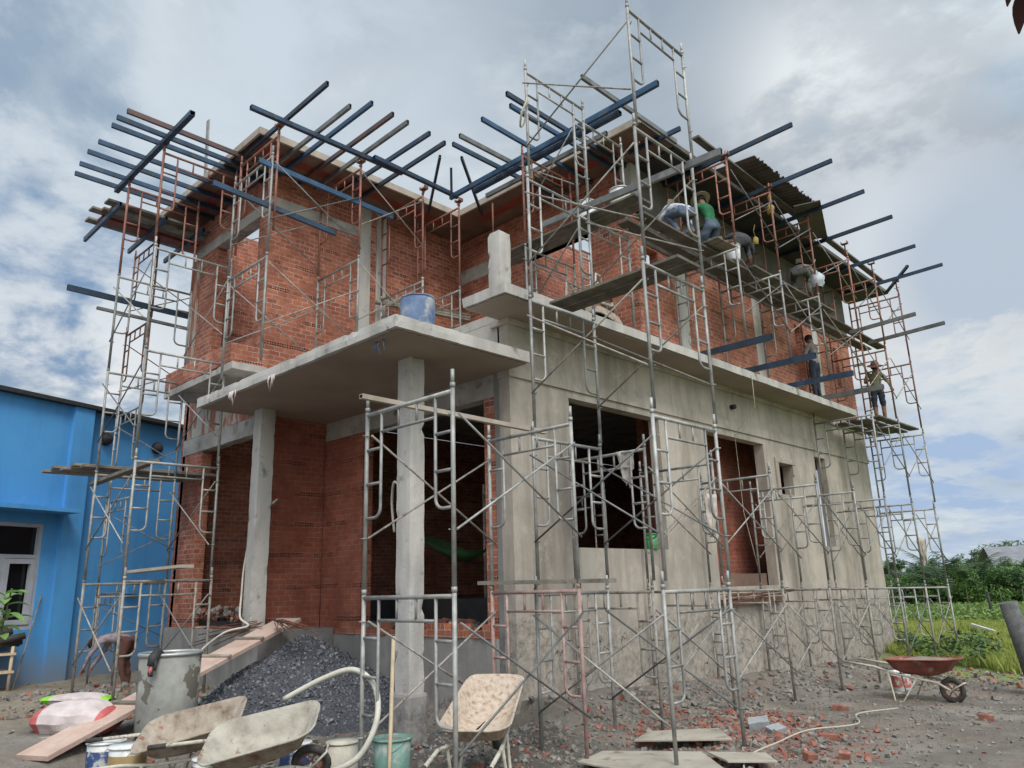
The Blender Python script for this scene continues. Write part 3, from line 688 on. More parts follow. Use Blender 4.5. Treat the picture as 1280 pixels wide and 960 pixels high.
# left tower
G = 'frames of the left scaffold tower'; GB = 'braces of the left scaffold tower'
LN = [(-4.55-.03*i, -2.37) for i in range(5)]; LF = [(-6.2+.01*i, -2.37) for i in range(5)]
for i in range(5):
    z = .03 + 1.665*i
    fin = 'orange' if i == 4 else 'galv_dirty' if i == 0 else 'galv'
    for c, w in ((LN[i],'near the porch'),(LF[i],'beside the blue house')):
        frame(c[0], c[1], z, RZ['y'], fin, f'{ORD[i]} {"rust red" if fin == "orange" else "grey"} frame up the left tower, row {w}', G)
    for s, w in ((-1,'front'),(1,'rear')):
        if i < 4: brace(py_(LF[i],s), py_(LN[i],s), z, f'crossed brace tubes on the {ORD[i]} stage of the left tower, {w} face', GB, 'galv')
jack(LN[4][0], -2.98, 8.355, .1, 'screw jack under the beam on top of the left tower, porch side', 'jacks on the left tower')
jack(LF[4][0], -2.98, 8.355, .1, 'screw jack under the beam on top of the left tower, blue house side', 'jacks on the left tower')
# frames at the far left end, against the blue house
G = 'frames at the far left end'; GB = 'braces at the far left end'
for i in range(5):
    z = -.1 + 1.665*i
    for j, y in enumerate((-1.9, .0)):
        frame(-8.35+.04*i, y, z, 0, 'rust' if i >= 3 else 'galv', f'{ORD[i]} narrow looking frame beside the left end wall, {"front" if j == 0 else "back"} row', G)
    brace((-8.95+.04*i,-1.9), (-8.95+.04*i,0), z, f'crossed brace tubes on the {ORD[i]} stage at the far left end', GB, 'rust' if i >= 3 else 'galv')
# terrace scaffold in front of the wing side wall
G = 'frames of the scaffold on the terrace'; GB = 'braces of the scaffold on the terrace'
T = [(-3.6,-1.98,4.62,2,'front edge of the canopy'), (-3.6,-.38,5.06,2,'middle of the terrace'), (-3.62,.98,5.06,2,'back part of the terrace'), (-3.5,1.75,5.06,2,'inner corner of the terrace')]
for j, (x,y,zb,n,w) in enumerate(T):
    for i in range(n):
        frame(x, y, zb+FH*i, 0, ('galv','orange')[i] if j != 0 else 'galv', f'{"lower grey" if i == 0 else "upper"} frame of the terrace scaffold at the {w}', G)
    if j < 2:
        a, b = T[j][:2], T[j+1][:2]
        for i in range(n):
            brace(px_(a,1), px_(b,1), zb+.1+FH*i, f'crossed brace tubes facing the terrace, {"lower" if i == 0 else "upper"} stage, {"canopy" if j == 0 else "middle"} bay', GB)
            if j == 0: brace(px_(a,-1), px_(b,-1), zb+.1+FH*i, f'crossed brace tubes against the wing, {"lower" if i == 0 else "upper"} stage', GB)
frame(-3.6,-1.9,6.68,0,'orange','rust red frame tied beside the upper frame at the canopy edge', G)
for (x,y,z,h,l) in ((-2.98,-1.9,8.34,.1,'front edge'),(-2.99,-.38,8.38,.06,'middle'),(-2.98,.98,8.38,.06,'back part'),(-2.89,1.75,8.38,.06,'inner corner')):
    jack(x, y, z, h, f'screw jack under the long blue beam over the terrace, {l}', 'jacks on the terrace scaffold')
frame(-3.6,-1.98,.0,0,'galv','hidden','x') if False else None
# frames on the terrace before the set back wall
for j,(x,y,zb,n,w) in enumerate(((-.85,1.95,5.06,2,'window of the set back wall'),(.42,1.75,5.07,2,'corner of the brick walls'))):
    for i in range(n): frame(x, y, zb+FH*i, RZ['y'], ('galv','orange')[i] if j == 0 else 'galv', f'{"lower" if i == 0 else "upper"} frame on the terrace by the {w}', 'frames before the set back wall')
for i in range(2):
    brace(py_((-.85,1.95),-1), py_((.42,1.75),-1), 5.06+FH*i, f'crossed brace tubes before the set back wall, {"lower" if i == 0 else "upper"} stage', 'braces before the set back wall')
# row along the side wall
G = 'frames along the side wall'; GB = 'braces along the side wall'
ROW = [(1.0,2),(2.68,2),(4.42,2),(6.15,2),(7.8,2),(9.42,5),(11.02,5),(12.68,5)]
NTH = ['first','second','third','fourth','fifth','sixth','seventh','eighth']
def gz(y): return -.28 - .016*max(0,y)
for j, (y, n) in enumerate(ROW):
    for i in range(n):
        fin = 'galv' if i < 3 else 'rust' if i == 3 else 'orange'
        z = gz(y)*(1-i/5) + (1.67*i if n == 2 else 1.66*i) + .0
        frame(.73+jit(.02), y, z, 0, fin if n > 2 else ('galv_dirty','galv')[i], f'{ORD[i]} frame in the {NTH[j]} scaffold row along the side wall from near corner', G, (jit(.004),0))
    if j:
        y0 = ROW[j-1][0]
        for i in range(min(n, ROW[j-1][1])):
            z = gz(y)*(1-i/5) + 1.66*i
            brace((1.34,y0), (1.34,y), z, f'crossed braces beside the side wall, {ORD[i]} stage, {NTH[j-1]} bay from near, outer side', GB, 'galv')
            if i < 2 and j % 2 == 0: brace((.12,y0), (.12,y), z, f'crossed braces beside the side wall, {ORD[i]} stage, {NTH[j-1]} bay from near, inner side', GB, 'galv_dirty')
# upper row standing on tubes that jut from the ledge
G = 'frames of the upper row on the ledge'; GB = 'braces of the upper row on the ledge'
UP = [4.2, 5.82, 7.5]
for j, y in enumerate(UP):
    for i in range(2):
        frame(.71, y, 5.19+FH*i, 0, ('galv','orange')[i], f'{"lower grey" if i == 0 else "upper rust red"} frame standing on the ledge, {NTH[j]} from the near corner', G)
    if j:
        for i in range(2): brace((1.32,UP[j-1]), (1.32,y), 5.19+FH*i, f'crossed brace tubes on the ledge scaffold, {"lower" if i == 0 else "upper"} stage, {NTH[j-1]} bay', GB, 'galv')
for i in range(2): brace((1.32,7.5), (1.34,9.42), 5.1+FH*i, f'crossed braces joining ledge scaffold to tall rear scaffold, {"lower" if i == 0 else "upper"} stage', GB, 'galv')
for j, y in enumerate(UP + [9.42, 11.02, 12.68]):
    jack(1.32, y, 8.51 if j < 3 else 8.29, .03 if j < 3 else .24, f'screw jack carrying the {NTH[j]} blue tube of the long side eave, from the near corner', 'jacks under the side eave tubes')
# inside the big window
for y in (1.6, 3.2):
    frame(-1.6, y, 1.25, 0, 'galv_dirty', f'dim frame inside the room behind the big window, {"left" if y < 2 else "right"}', 'frames inside the house')

# ------------------------------------------------------------------ steel box tubes
def stube(p, q, label, group, w=.045, h=.078, mat='blue_tube', name='steel_tube'):
    mb = MB().hollow(p, q, w, h, .006, 0, 1)
    return one(name, label, 'steel tube', mb, [M[mat], M['dark']], group)
G = 'tubes over the front eave'
for i, x in enumerate((-4.33,-4.6,-4.87,-5.48,-5.9,-6.38,-6.77)):
    stube((x, -3.7+jit(.05), 8.555), (x+jit(.03), -1.2, 8.545), f'{NTH[i]} dark tube jutting over the left tower, from the terrace side', G, mat='rust_blue' if i == 0 else 'blue_tube')
stube((-6.75,-3.0,8.46),(-3.6,-3.0,8.475),'thick dark beam across the top of the left tower under the jutting tubes','beams under the eave tubes',.08,.08)
G = 'tubes sticking out over the terrace from the wing'
for i, (y, xe) in enumerate(((-1.83,-1.72),(-1.3,-1.95),(-1.1,-1.66),(-.7,-1.67),(-.38,-1.68),(.02,-1.68),(.42,-1.72))):
    stube((-4.45, y, 8.55), (xe, y+jit(.03), 8.57), f'{NTH[i]} tube sticking out over the terrace from the wing eave, from the front', G, mat=('blue_tube','grey_tube','blue_bright','rust_blue','grey_tube','blue_tube','blue_tube')[i])
stube((-2.85,-2.45,8.46),(-2.8,.35,8.45),'blue beam along the wing eave over the terrace, front length','beams under the eave tubes',.07,.07)
stube((-2.73,-.3,8.46),(-2.78,1.62,8.45),'blue beam along the wing eave over the terrace, rear length','beams under the eave tubes',.07,.07)
stube((-2.9,1.55,8.46),(1.7,1.55,8.46),'long blue beam over the terrace running to the corner tower','beams under the eave tubes',.06,.09,'blue_bright')
stube((-2.4,1.7,8.44),(.9,1.7,8.44),'second long beam over the terrace lying behind the blue one','beams under the eave tubes',.09,.07,'blue_tube')
stube((-2.4,2.0,8.46),(.4,2.02,8.46),'short bare beam over the terrace near the set back wall','beams under the eave tubes',.05,.08,'grey_tube')
G = 'tubes sticking out from the eave of the set back wall'
for i, (x, ye) in enumerate(((-1.66,.52),(-1.4,.44),(-.82,.39),(-.27,.47),(-.1,.22),(.93,.74))):
    stube((x, ye, 8.57), (x+jit(.03), 3.2, 8.55), f'{NTH[i]} tube sticking out from the set back eave, counted from the wing', G, mat=('blue_tube','grey_tube','blue_bright','blue_bright','blue_tube','grey_tube')[i])
stube((-2.15,.66,8.62),(-3.7,1.68,8.5),'tube running slantwise from the inner eave corner to the wing','slanting tubes at the inner corner',.045,.06)
stube((-1.93,.96,8.62),(-3.05,2.5,8.5),'tube running slantwise straight out of the inner eave corner','slanting tubes at the inner corner',.045,.06)
stube((-2.72,1.42,8.3),(-2.5,1.22,8.78),'short tube standing nearly upright on the jack at the inner corner','slanting tubes at the inner corner',.045,.045)
G = 'tubes jutting from the long side eave'
for i, (y, xe) in enumerate(((4.22,2.52),(5.82,2.52),(7.4,2.5),(8.94,2.5),(10.86,2.35),(12.51,2.45))):
    stube((-.1, y+.05, 8.555), (xe, y, 8.59), f'{NTH[i]} blue tube jutting from the long side eave, counted from the near corner', G)
stube((.9,13.2,8.5),(1.75,12.3,8.72),'short tube leaning over the far end of the long side eave','offcuts at the far end',.06,.06)
stube((.2,2.9,8.56),(1.2,2.95,8.58),'short blue tube end sticking out at the near corner of the eaves','tubes at the near corner')
stube((.1,.66,6.47),(3.0,.66,6.36),'long grey tube tied across the corner tower below the eaves','tubes at the near corner',.05,.09,'grey_tube')
G = 'tubes jutting from the ledge'
for i, (y, x1) in enumerate(((4.2,1.75),(5.78,1.78),(7.5,1.76),(9.1,1.76))):
    stube((.0 if i else .02, y, 5.125), (x1, y, 5.125), f'{NTH[i]} tube jutting out from the side wall ledge, from the near corner', G, .06, .1, 'blue_tube' if i < 3 else 'grey_tube')
for i,(y,x1) in enumerate(((10.15,2.3),(11.3,2.55))): stube((.9,y,6.74),(x1,y,6.8),f'{"nearer" if i == 0 else "farther"} bare tube jutting past the far end of the high deck','tubes by the high deck',.05,.08,'grey_tube')
for i,(x,z) in enumerate(((-7.75,6.72),(-7.72,6.45))): stube((x+.3,-3.4+.5*i,z),(x+.2,-.9,z),f'{"upper thick" if i == 0 else "lower thin"} dark tube lying through the left tower beside the wall','tubes in the left tower',.06,(.1,.05)[i],('blue_tube','grey_tube')[i])

stube((-3.0,-2.2,7.74),(-3.0,.3,7.66),'pale blue tube tied along the wing under its terrace eave, upper one','tubes tied along the wing',.05,.08,'blue_bright')
stube((-3.03,-2.85,7.12),(-3.03,-.8,7.0),'dark blue tube tied along the wing under its terrace eave, lower one','tubes tied along the wing',.05,.08)
# ------------------------------------------------------------------ planks and decks
def plank(p, q, label, group=None, w=.22, t=.035, mat='plank'):
    return one('plank', label, 'plank', MB().beam(p, q, w, t, jitter=.04), M[mat], group)
G = 'planks of the high deck under the side eave'
k = 0
for seg, (y0, y1) in enumerate(((2.2,5.6),(5.3,8.9),(8.6,12.4))):
    for i, x in enumerate((.42,.68,.93) if seg == 1 else (.5,.8)):
        z = 6.89 + .04*(seg % 2)
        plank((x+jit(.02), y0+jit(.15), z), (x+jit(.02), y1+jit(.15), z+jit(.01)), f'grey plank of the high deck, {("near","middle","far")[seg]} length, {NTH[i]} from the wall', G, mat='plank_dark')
plank((1.0,3.9,6.96),(1.0,4.6,6.98),'small sheet lying on the edge of the high deck below the worker in green',None,.35,.015)
G = 'planks of the upper deck before the set back wall'
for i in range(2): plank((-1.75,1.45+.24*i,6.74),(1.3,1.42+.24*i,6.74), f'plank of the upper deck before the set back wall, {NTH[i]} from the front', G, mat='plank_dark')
G = 'planks of the middle deck in the corner tower'
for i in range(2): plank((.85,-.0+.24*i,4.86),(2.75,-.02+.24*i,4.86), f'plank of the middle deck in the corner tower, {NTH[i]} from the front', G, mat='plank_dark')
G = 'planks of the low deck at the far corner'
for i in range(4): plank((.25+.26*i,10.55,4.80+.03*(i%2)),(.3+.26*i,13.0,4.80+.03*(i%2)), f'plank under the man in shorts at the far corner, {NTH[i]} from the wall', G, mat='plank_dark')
G = 'boards lying in the left tower'
for i in range(5): plank((-6.9+.01*i,-3.55+.1*i,3.42+.035*i) if False else (-7.3+.22*i,-3.45+.08*i,3.45+.04*(i%2)), (-7.2+.22*i,-1.0,3.45+.04*(i%2)), f'grey board lying through the left tower at half height, {NTH[i]} from the blue house', G, .2, .04, 'plank')
plank((-6.6,-2.9,3.2),(-4.6,-2.7,3.33),'slanting board tied below the boards in the left tower','boards lying in the left tower',.12,.05)
plank((-5.3,-2.65,1.78),(-3.6,-2.55,1.80),'pale plank on the left tower beside the left porch column','boards lying in the left tower',.2,.04,'form_edge')
G = 'formwork boards stacked at the left end of the eave'
for i in range(7): plank((-7.85+.16*i,-3.1+jit(.12),8.28-.03*(i%3)),(-7.95+.16*i,-.95,8.3-.03*(i%3)), f'formwork board at the left end of the eave, {NTH[i]} from the outside', G, .2, .04, ('plank','form_brown','form_red','plank','form_brown','plank','plank')[i])
G = 'tubes under the left end of the eave'
for i, y in enumerate((-3.0,-2.2,-1.5)): stube((-8.3,y,8.06),(-6.6,y+.05,8.16), f'{NTH[i]} tube carrying the formwork boards at the left eave end, from the front', G, .05,.09)
G = 'boards before the set back wall'
for i in range(3): plank((-4.3+.02*i,.9+.16*i,6.62+.05*i),(-3.9,2.9,6.62+.05*i), f'{NTH[i]} pale board stacked on the terrace scaffold against the wing wall, from the bottom', G, .12, .04)
plank((.4,-.95,1.46),(2.2,-.93,1.44),'dark stained board on the low scaffold by the corner of the side wall','boards on the low scaffold',.12,.04,'plank')
# ------------------------------------------------------------------ heaps and rubble
def rock(mb, c, r, mi=0, flat=.7):
    vs = []; rot = Matrix.Rotation(rnd.uniform(0,6.3), 3, (rnd.uniform(-1,1),rnd.uniform(-1,1),1.2))
    for sx in (-1,1):
        for sy in (-1,1):
            for sz in (-1,1):
                vs.append(Vector(c) + rot @ Vector((sx*r*rnd.uniform(.55,1), sy*r*rnd.uniform(.45,.95), sz*r*flat*rnd.uniform(.5,1))))
    mb.add(vs, [(0,1,3,2),(4,6,7,5),(0,4,5,1),(2,3,7,6),(0,2,6,4),(1,5,7,3)], mi)
def heap_z(x, y):
    dx = (x+2.95)/(1.8 if x > -2.95 else 1.75); dy = (y+1.1)/1.6
    d = math.hypot(dx, dy)
    h = .95*max(0, 1-d**1.15)
    return h
k = N('dark_gravel')
gc = k.ramp(k.noise(30, 6, None, .75), [(.3,(.026,.027,.031)),(.5,(.062,.064,.072)),(.68,(.13,.134,.146))])
k.bump(k.noise(34, 6, None, .8), 1, .03); M['gravel'] = k.fin(gc, .75)
k = N('gravel_stone'); M['gravel_stone'] = k.fin(k.ramp(k.noise(22, 3), [(.32,(.028,.029,.034)),(.5,(.075,.077,.087)),(.62,(.2,.203,.215)),(.75,(.3,.3,.3))]), .7)
mb = MB(); n = 70; vs = []
for j in range(n+1):
    for i in range(n+1):
        x = -4.7 + 4.7*i/n; y = -2.9 + 3*j/n
        h = heap_z(x, y)
        z = max(ground_z(x, y)-.06, -.12 + h + (.05*noise.noise((x*2.2,y*2.2,1)) + .03*noise.noise((x*7,y*7,2)))*min(1, h*4) - (.12 if h < .01 else 0))
        vs.append((x, min(y, -.07), z))
mb.add(vs, [(j*(n+1)+i, j*(n+1)+i+1, (j+1)*(n+1)+i+1, (j+1)*(n+1)+i) for j in range(n) for i in range(n) if -2.9+3*j/n < -.05], 0, True)
hpz = one('gravel_heap', 'heap of dark blue grey gravel tipped against the porch plinth', 'gravel heap', mb, M['gravel'], None, 0, None)
mb = MB()
for _ in range(9500):
    x = rnd.uniform(-4.3,.1); y = rnd.uniform(-3.1,-.1); h = heap_z(x, y)
    if h < .02 and rnd.random() < .8: continue
    z = (-.12 + h + .05*noise.noise((x*2.2,y*2.2,1))*min(1,h*4)) if h > .05 else ground_z(x, y)
    rock(mb, (x,y,z), rnd.uniform(.008,.024) if rnd.random() < .96 else rnd.uniform(.03,.05))
one('loose_gravel', 'loose dark gravel stones lying on and around the heap', 'gravel', mb, M['gravel_stone'], None, 0, 'stuff')
# rubble, broken bricks and stones over the site
k = N('broken_brick'); M['rub_brick'] = k.fin(k.ramp(k.noise(9, 4), [(.3,(.15,.058,.04)),(.55,(.26,.1,.068)),(.72,(.33,.23,.18))]), .92)
k = N('rubble_grey'); M['rub_grey'] = k.fin(k.ramp(k.noise(7, 4), [(.3,(.09,.08,.068)),(.5,(.175,.158,.135)),(.72,(.3,.28,.245))]), .92)
mbb = MB(); mbg = MB()
def scatter(cx, cy, sx, sy, n, brick, r0, r1):
    for _ in range(n):
        x = rnd.gauss(cx, sx); y = rnd.gauss(cy, sy)
        if x < .06 and y > -.0: continue
        if abs(x+.5) < .3 and abs(y+1.25) < .25: continue
        r = r0 + (r1-r0)*rnd.random()**2.6
        rock(mbb if rnd.random() < brick else mbg, (x, y, ground_z(x, y)+r*.25), r, 0, .55)
scatter(1.85, 1.7, .5, .6, 2000, .62, .008, .05)
scatter(2.8, .7, .5, .7, 900, .35, .01, .045)
scatter(1.2, 1.4, .5, 1.3, 1600, .2, .006, .03)
scatter(.75, 4.5, .4, 3.0, 1300, .05, .008, .055)
scatter(3.0, 3.2, 1.1, 2.4, 2600, .05, .005, .026)
scatter(.8, -.9, .8, .5, 1500, .12, .005, .032)
scatter(-.1, -2.6, .9, .5, 500, .1, .012, .045)
scatter(-6.0, -2.2, 1.6, 1.2, 900, .2, .012, .06)
scatter(-3.5, -3.3, 1.2, .6, 400, .2, .01, .05)
scatter(2.3, 9.0, 1.0, 1.2, 500, .25, .015, .07)
for _ in range(500):                                    # rubble lying on the porch floor behind the brick edging
    x = rnd.uniform(-4.2,-.5); y = rnd.uniform(.1,1.2); r = rnd.uniform(.015,.06)
    rock(mbb if rnd.random() < .55 else mbg, (x,y,.83+r*.5+rnd.random()*.05), r)
for _ in range(260):
    x = rnd.uniform(-6.4,-4.7); y = rnd.uniform(-1.2,-.2); r = rnd.uniform(.015,.07)
    rock(mbb if rnd.random() < .5 else mbg, (x,y,1.0+r*.5+.18*rnd.random()), r)
one('brick_rubble', 'scattered bits of broken red brick over the ground of the site', 'brick rubble', mbb, M['rub_brick'], None, 0, 'stuff')
one('grey_rubble', 'scattered grey bits of mortar and stone over the ground of the site', 'rubble', mbg, M['rub_grey'], None, 0, 'stuff')
# whole and half bricks
def brick_thing(x, y, rz, label, l=.18, tilt=0, z=None):
    mb = MB(); mb.box(-l/2,l/2,-.04,.04,0,.08)
    o = mb.build('loose_brick', M['rub_brick'], None, bevel=.004); o.location = (x,y,(ground_z(x,y)-.01) if z is None else z); o.rotation_euler = (tilt,tilt*.6,rz)
    tag(o, label, 'brick', 'loose bricks on the ground')
for x,y,rz,l,lab in ((3.06,1.45,.5,.18,'whole red brick lying flat right of the rubble, nearest the path'),(3.25,.55,1.2,.12,'half brick standing on end at the bottom right of the rubble'),
        (3.5,.75,.3,.1,'half brick at the lower right end of the rubble'),(1.7,.1,.7,.17,'red brick beside the upper edge of the sheet boards'),
        (2.2,3.9,.1,.2,'flat red brick near the foot of a scaffold post'),(3.9,4.0,.2,.16,'red brick alone out on the grey ground to the right'),(.05,-1.9,1.3,.17,'orange brick leaning behind the green bucket'),(2.75,1.0,2.,.2,'orange brick in the middle of the rubble')):
    brick_thing(x,y,rz,lab,l,.2 if l < .15 else .06)
# sheet boards, blocks
def board(pts, z, t, label, tilt=0):
    mb = MB(); mb.prism(pts, 0, t); o = one('sheet_board', label, 'board', mb, M['board'], 'sheet boards on the ground', .004)
    o.location.z = z; o.rotation_euler = (tilt, 0, 0)
board([(1.82,-1.12),(1.72,-.62),(2.5,-.1),(3.05,-.62),(2.75,-1.15)], -.17, .02, 'large grey sheet board lying in front of the rubble')
board([(1.72,-.1),(1.62,.3),(2.2,.75),(2.55,.4)], -.13, .02, 'tan sheet board with a ragged edge lying behind the grey one', .05)
board([(2.62,-.2),(3.02,.15),(3.3,-.18),(3.0,-.5)], -.14, .018, 'dark wet sheet board at the right of the grey one', -.05)
mb = MB(); rr = rnd
for i,(x,y,s,rz) in enumerate(((2.22,1.62,.15,.5),(2.44,1.55,.12,1.1))):
    mb = MB(); mb.box(-s*.75,s*.75,-s*.6,s*.6,0,s*1.05); o = mb.build('stone_block', M['stone'], None, bevel=.008)
    o.location = (x,y,ground_z(x,y)-.02); o.rotation_euler = (.2,-.15,rz); tag(o, ('larger','smaller')[i]+' grey cement block beside a scaffold post at the rubble', 'block', 'grey blocks')

# ------------------------------------------------------------------ site equipment
def loft(mb, loops, mi=0, closed=True, cap0=False, cap1=False):
    n = len(loops[0]); vs = [p for l in loops for p in l]
    F = [(i*n+k, i*n+(k+1) % n, (i+1)*n+(k+1) % n, (i+1)*n+k) for i in range(len(loops)-1) for k in range(n)]
    if cap0: F.append(tuple(range(n))[::-1])
    if cap1: F.append(tuple((len(loops)-1)*n+k for k in range(n)))
    mb.add(vs, F, mi, True)
def rloop(x0, x1, w0, w1, z0, z1, n=8, r=.17):
    """rounded trapezoid in plan: rear edge x0 (width w0, height z0), front edge x1"""
    pts = []
    cs = [(x0,-w0/2),(x1,-w1/2),(x1,w1/2),(x0,w0/2)]
    for i in range(4):
        p = Vector(cs[i]); a = (Vector(cs[i-1])-p).normalized(); b = (Vector(cs[(i+1)%4])-p).normalized()
        for k in range(n):
            t = k/(n-1); q = p + a*r*(1-t)**2 + b*r*t**2
            z = z0 + (z1-z0)*(q.x-x0)/(x1-x0)
            pts.append((q.x, q.y, z))
    return pts
def barrow(name, label, loc, rot, tray, frame_m='barrow_frame', load=None, grips=True, under=None):
    o = thing(name, label, 'wheelbarrow', loc, 0, 'wheelbarrows on the site'); o.rotation_euler = rot
    under = under or tray
    mb = MB()
    outer = [rloop(-.26,.22,.36,.3,.41,.39), rloop(-.36,.4,.5,.44,.46,.46), rloop(-.46,.54,.6,.52,.6,.635), rloop(-.48,.57,.64,.55,.605,.64)]
    inner = [rloop(-.475,.565,.63,.54,.612,.647), rloop(-.45,.53,.585,.505,.6,.63), rloop(-.35,.39,.49,.43,.47,.47), rloop(-.25,.21,.35,.29,.42,.4)]
    dent = lambda ls: [[(a+.012*noise.noise((a*6+loc[0],b*6,3)), b+.014*noise.noise((a*5,b*5+loc[1],7)), c+.014*noise.noise((a*7+loc[0],b*7,1))) for a,b,c in l] for l in ls]
    outer, inner = dent(outer), dent(inner)
    loft(mb, outer + inner[:1], 1, cap0=True); loft(mb, inner, 0, cap1=True)
    mb.tube(dent([rloop(-.482,.572,.645,.555,.608,.643)])[0], .011, 6, 0, True)
    mb.build('tray', [M[tray], M[under]], o)
    if load:
        mb = MB(); l1 = rloop(-.42,.5,.55,.55,.575,.62); c = (0,0,.66)
        mb.add(l1 + [c], [(i,(i+1) % len(l1), len(l1)) for i in range(len(l1))], 0, True); mb.build('load', M[load], o)
    for s in (-1,1):
        h = MB().tube([(-1.08,.27*s,.56),(-.6,.27*s,.5),(-.3,.22*s,.40),(.25,.15*s,.3),(.4,.085*s,.19)], .018, 8).build('handle', M[frame_m], o)
        if grips: MB().tube([(-1.12,.27*s,.565),(-.95,.27*s,.545)], .023, 8).build('grip', M['rubber'], h)
        MB().tube([(-.02,.19*s,.36),(-.24,.25*s,.0),(-.36,.25*s,.0),(-.42,.245*s,.44)], .015, 7).build('leg', M[frame_m], o)
    MB().tube([(-.3,-.25,.12),(-.3,.25,.12)], .012, 6).build('cross_bar', M[frame_m], o)
    MB().tube([(.4,-.085,.19),(.58,-.06,.3),(.58,.06,.3),(.4,.085,.19)], .012, 6).build('front_bar', M[frame_m], o)
    w = MB().tube([(.4,-.1,.19),(.4,.1,.19)], .014, 7).build('wheel', M[frame_m], o)
    MB().tube([(.4+.15*math.cos(2*math.pi*i/20), 0, .19+.15*math.sin(2*math.pi*i/20)) for i in range(20)], .036, 8, 0, True).build('tyre', M['rubber'], w)
    mb = MB(); mb.tube([(.4+.112*math.cos(2*math.pi*i/20), 0, .19+.112*math.sin(2*math.pi*i/20)) for i in range(20)], .016, 6, 0, True)
    for i in range(6): mb.tube([(.4,0,.19),(.4+.11*math.cos(i*math.pi/3),0,.19+.11*math.sin(i*math.pi/3))], .008, 5)
    mb.build('rim', M['rust'], w)
    return o
def scaled(o, s):
    o.scale = (s,s,s)
scaled(barrow('wheelbarrow','cream wheelbarrow with a clean cement coated tray tipped up against the gravel, in front',(.35,-3.34,-.19),(R(25),R(-11),R(44)),'cream',under='tan'), .9)
scaled(barrow('wheelbarrow','rust stained wheelbarrow with black grips, behind the cream one',(-.56,-3.55,-.19),(R(22),R(-11),R(47)),'tan',under='tan'), .88)
barrow('wheelbarrow','wheelbarrow with a scratched tray standing on its legs between the low scaffold posts',(1.27,-1.7,-.2),(R(0),R(-17),R(122)),'tan2')
scaled(barrow('wheelbarrow','red wheelbarrow loaded with mortar standing out on the right',(2.7,5.75,-.38),(0,0,R(-2)),'red_tray','barrow_frame','mortar_load',False), .95)
barrow('wheelbarrow','wheelbarrow turned upside down on the ledge beside the brick corner',(.3,1.55,5.72),(R(180),0,R(98)),'tan')

mb = MB(); mb.lathe([(0,0),(.31,0),(.325,.02),(.33,.3),(.335,.82),(.325,.84),(.31,.835),(.305,.72),(.0,.72)], n=32, mi=0)
dr = thing('water_drum','large dusty grey drum with wet patches beside the plank ramp','drum',(-2.05,-3.3,.02)); dr.scale = (.92,.92,.95); MB().lathe([(.32,0),(.33,.02),(.335,.3),(.342,.83),(.318,.83),(.312,.4),(.31,.06)], n=36).lathe([(0,.02),(.32,.02)], n=36).build('body', M['drum'], dr)
MB().tube([(.343*math.cos(2*math.pi*i/36), .343*math.sin(2*math.pi*i/36), .84) for i in range(36)], .02, 8, 0, True).build('rim', M['metal_rim'], dr)
MB().lathe([(0,.74),(.314,.74)], n=36).build('water', M['water'], dr)
# glove hung on the drum
gl = MB(); base = Vector((-1.84,-3.53,.82))
gl.tube([base+Vector((-.02,.05,-.02)), base+Vector((0,0,.03)), base+Vector((.03,-.05,-.02)), base+Vector((.035,-.06,-.1))], [.05,.055,.055,.05], 8)
for i in range(4): gl.tube([base+Vector((.01+.022*i,-.065,-.1)), base+Vector((.005+.026*i,-.075,-.17-.012*(i in (1,2)))), base+Vector((.008+.026*i,-.07,-.2))], [.014,.013,.008], 6)
gl.tube([base+Vector((.075,-.04,-.05)), base+Vector((.105,-.05,-.1)), base+Vector((.1,-.055,-.14))], [.015,.014,.009], 6)
one('work_glove','black work glove hung over the rim of the grey drum','glove',gl,M['black'])
one('cloth_strip','small red rag tucked under the glove on the drum','rag',MB().tube([(-1.79,-3.58,.74),(-1.775,-3.61,.68),(-1.79,-3.6,.62)],[.02,.03,.008],6),M['sack_red'])
bb = thing('water_barrel','faded blue plastic barrel standing on the canopy edge','barrel',(-.05,-1.5,4.352))
bb.scale = (.78,.78,.86)
MB().lathe([(.24,0),(.262,.03),(.268,.25),(.272,.42),(.262,.52),(.255,.53),(.25,.5),(.245,.05)], n=32).lathe([(0,.02),(.25,.02)], n=32).build('body', M['blue_barrel'], bb)
MB().tube([(.262*math.cos(2*math.pi*i/32), .262*math.sin(2*math.pi*i/32), .525+.004*math.sin(i*1.7)) for i in range(32)], .014, 7, 0, True).build('rim', M['blue_barrel'], bb)
def bucket(label, loc, r0, r1, h, mat, band=None, lid=False, rot=(0,0,0), group='buckets on the site', handle=True, topmat=None):
    o = thing('bucket', label, 'bucket', loc, 0, group); o.rotation_euler = rot
    mb = MB().lathe([(0,0),(r0,0),(r0+.004,.01),(r1,h),(r1-.008,h),(r0-.006,.02),(0,.02)] if not lid else [(0,0),(r0,0),(r0+.004,.01),(r1,h),(0,h+.002)], n=28)
    mb.build('body', M[mat], o)
    MB().tube([((r1+.004)*math.cos(2*math.pi*i/28), (r1+.004)*math.sin(2*math.pi*i/28), h-.012) for i in range(28)], .009, 6, 0, True).build('rim', M[mat], o)
    if band:
        f = lambda z: r0+.004+(r1-r0-.004)*z/h+.0025
        MB().lathe([(f(h*.2),h*.2),(f(h*.78),h*.78)], n=28).build('label_band', M[band], o)
    if handle:
        MB().tube([(r1*math.cos(a), 0, h-.03-.1*math.sin(a)) for a in [math.pi*i/12 for i in range(13)]] if False else [(r1*math.cos(math.pi*i/12), -r1*.9*math.sin(math.pi*i/12), h-.02-.13*math.sin(math.pi*i/12)) for i in range(13)], .004, 5).build('handle', M['metal_rim'], o)
    if topmat:
        MB().lathe([(0,h-.03),(r1-.01,h-.03)], n=28).build('contents', M[topmat], o)
    return o
g0 = -.2
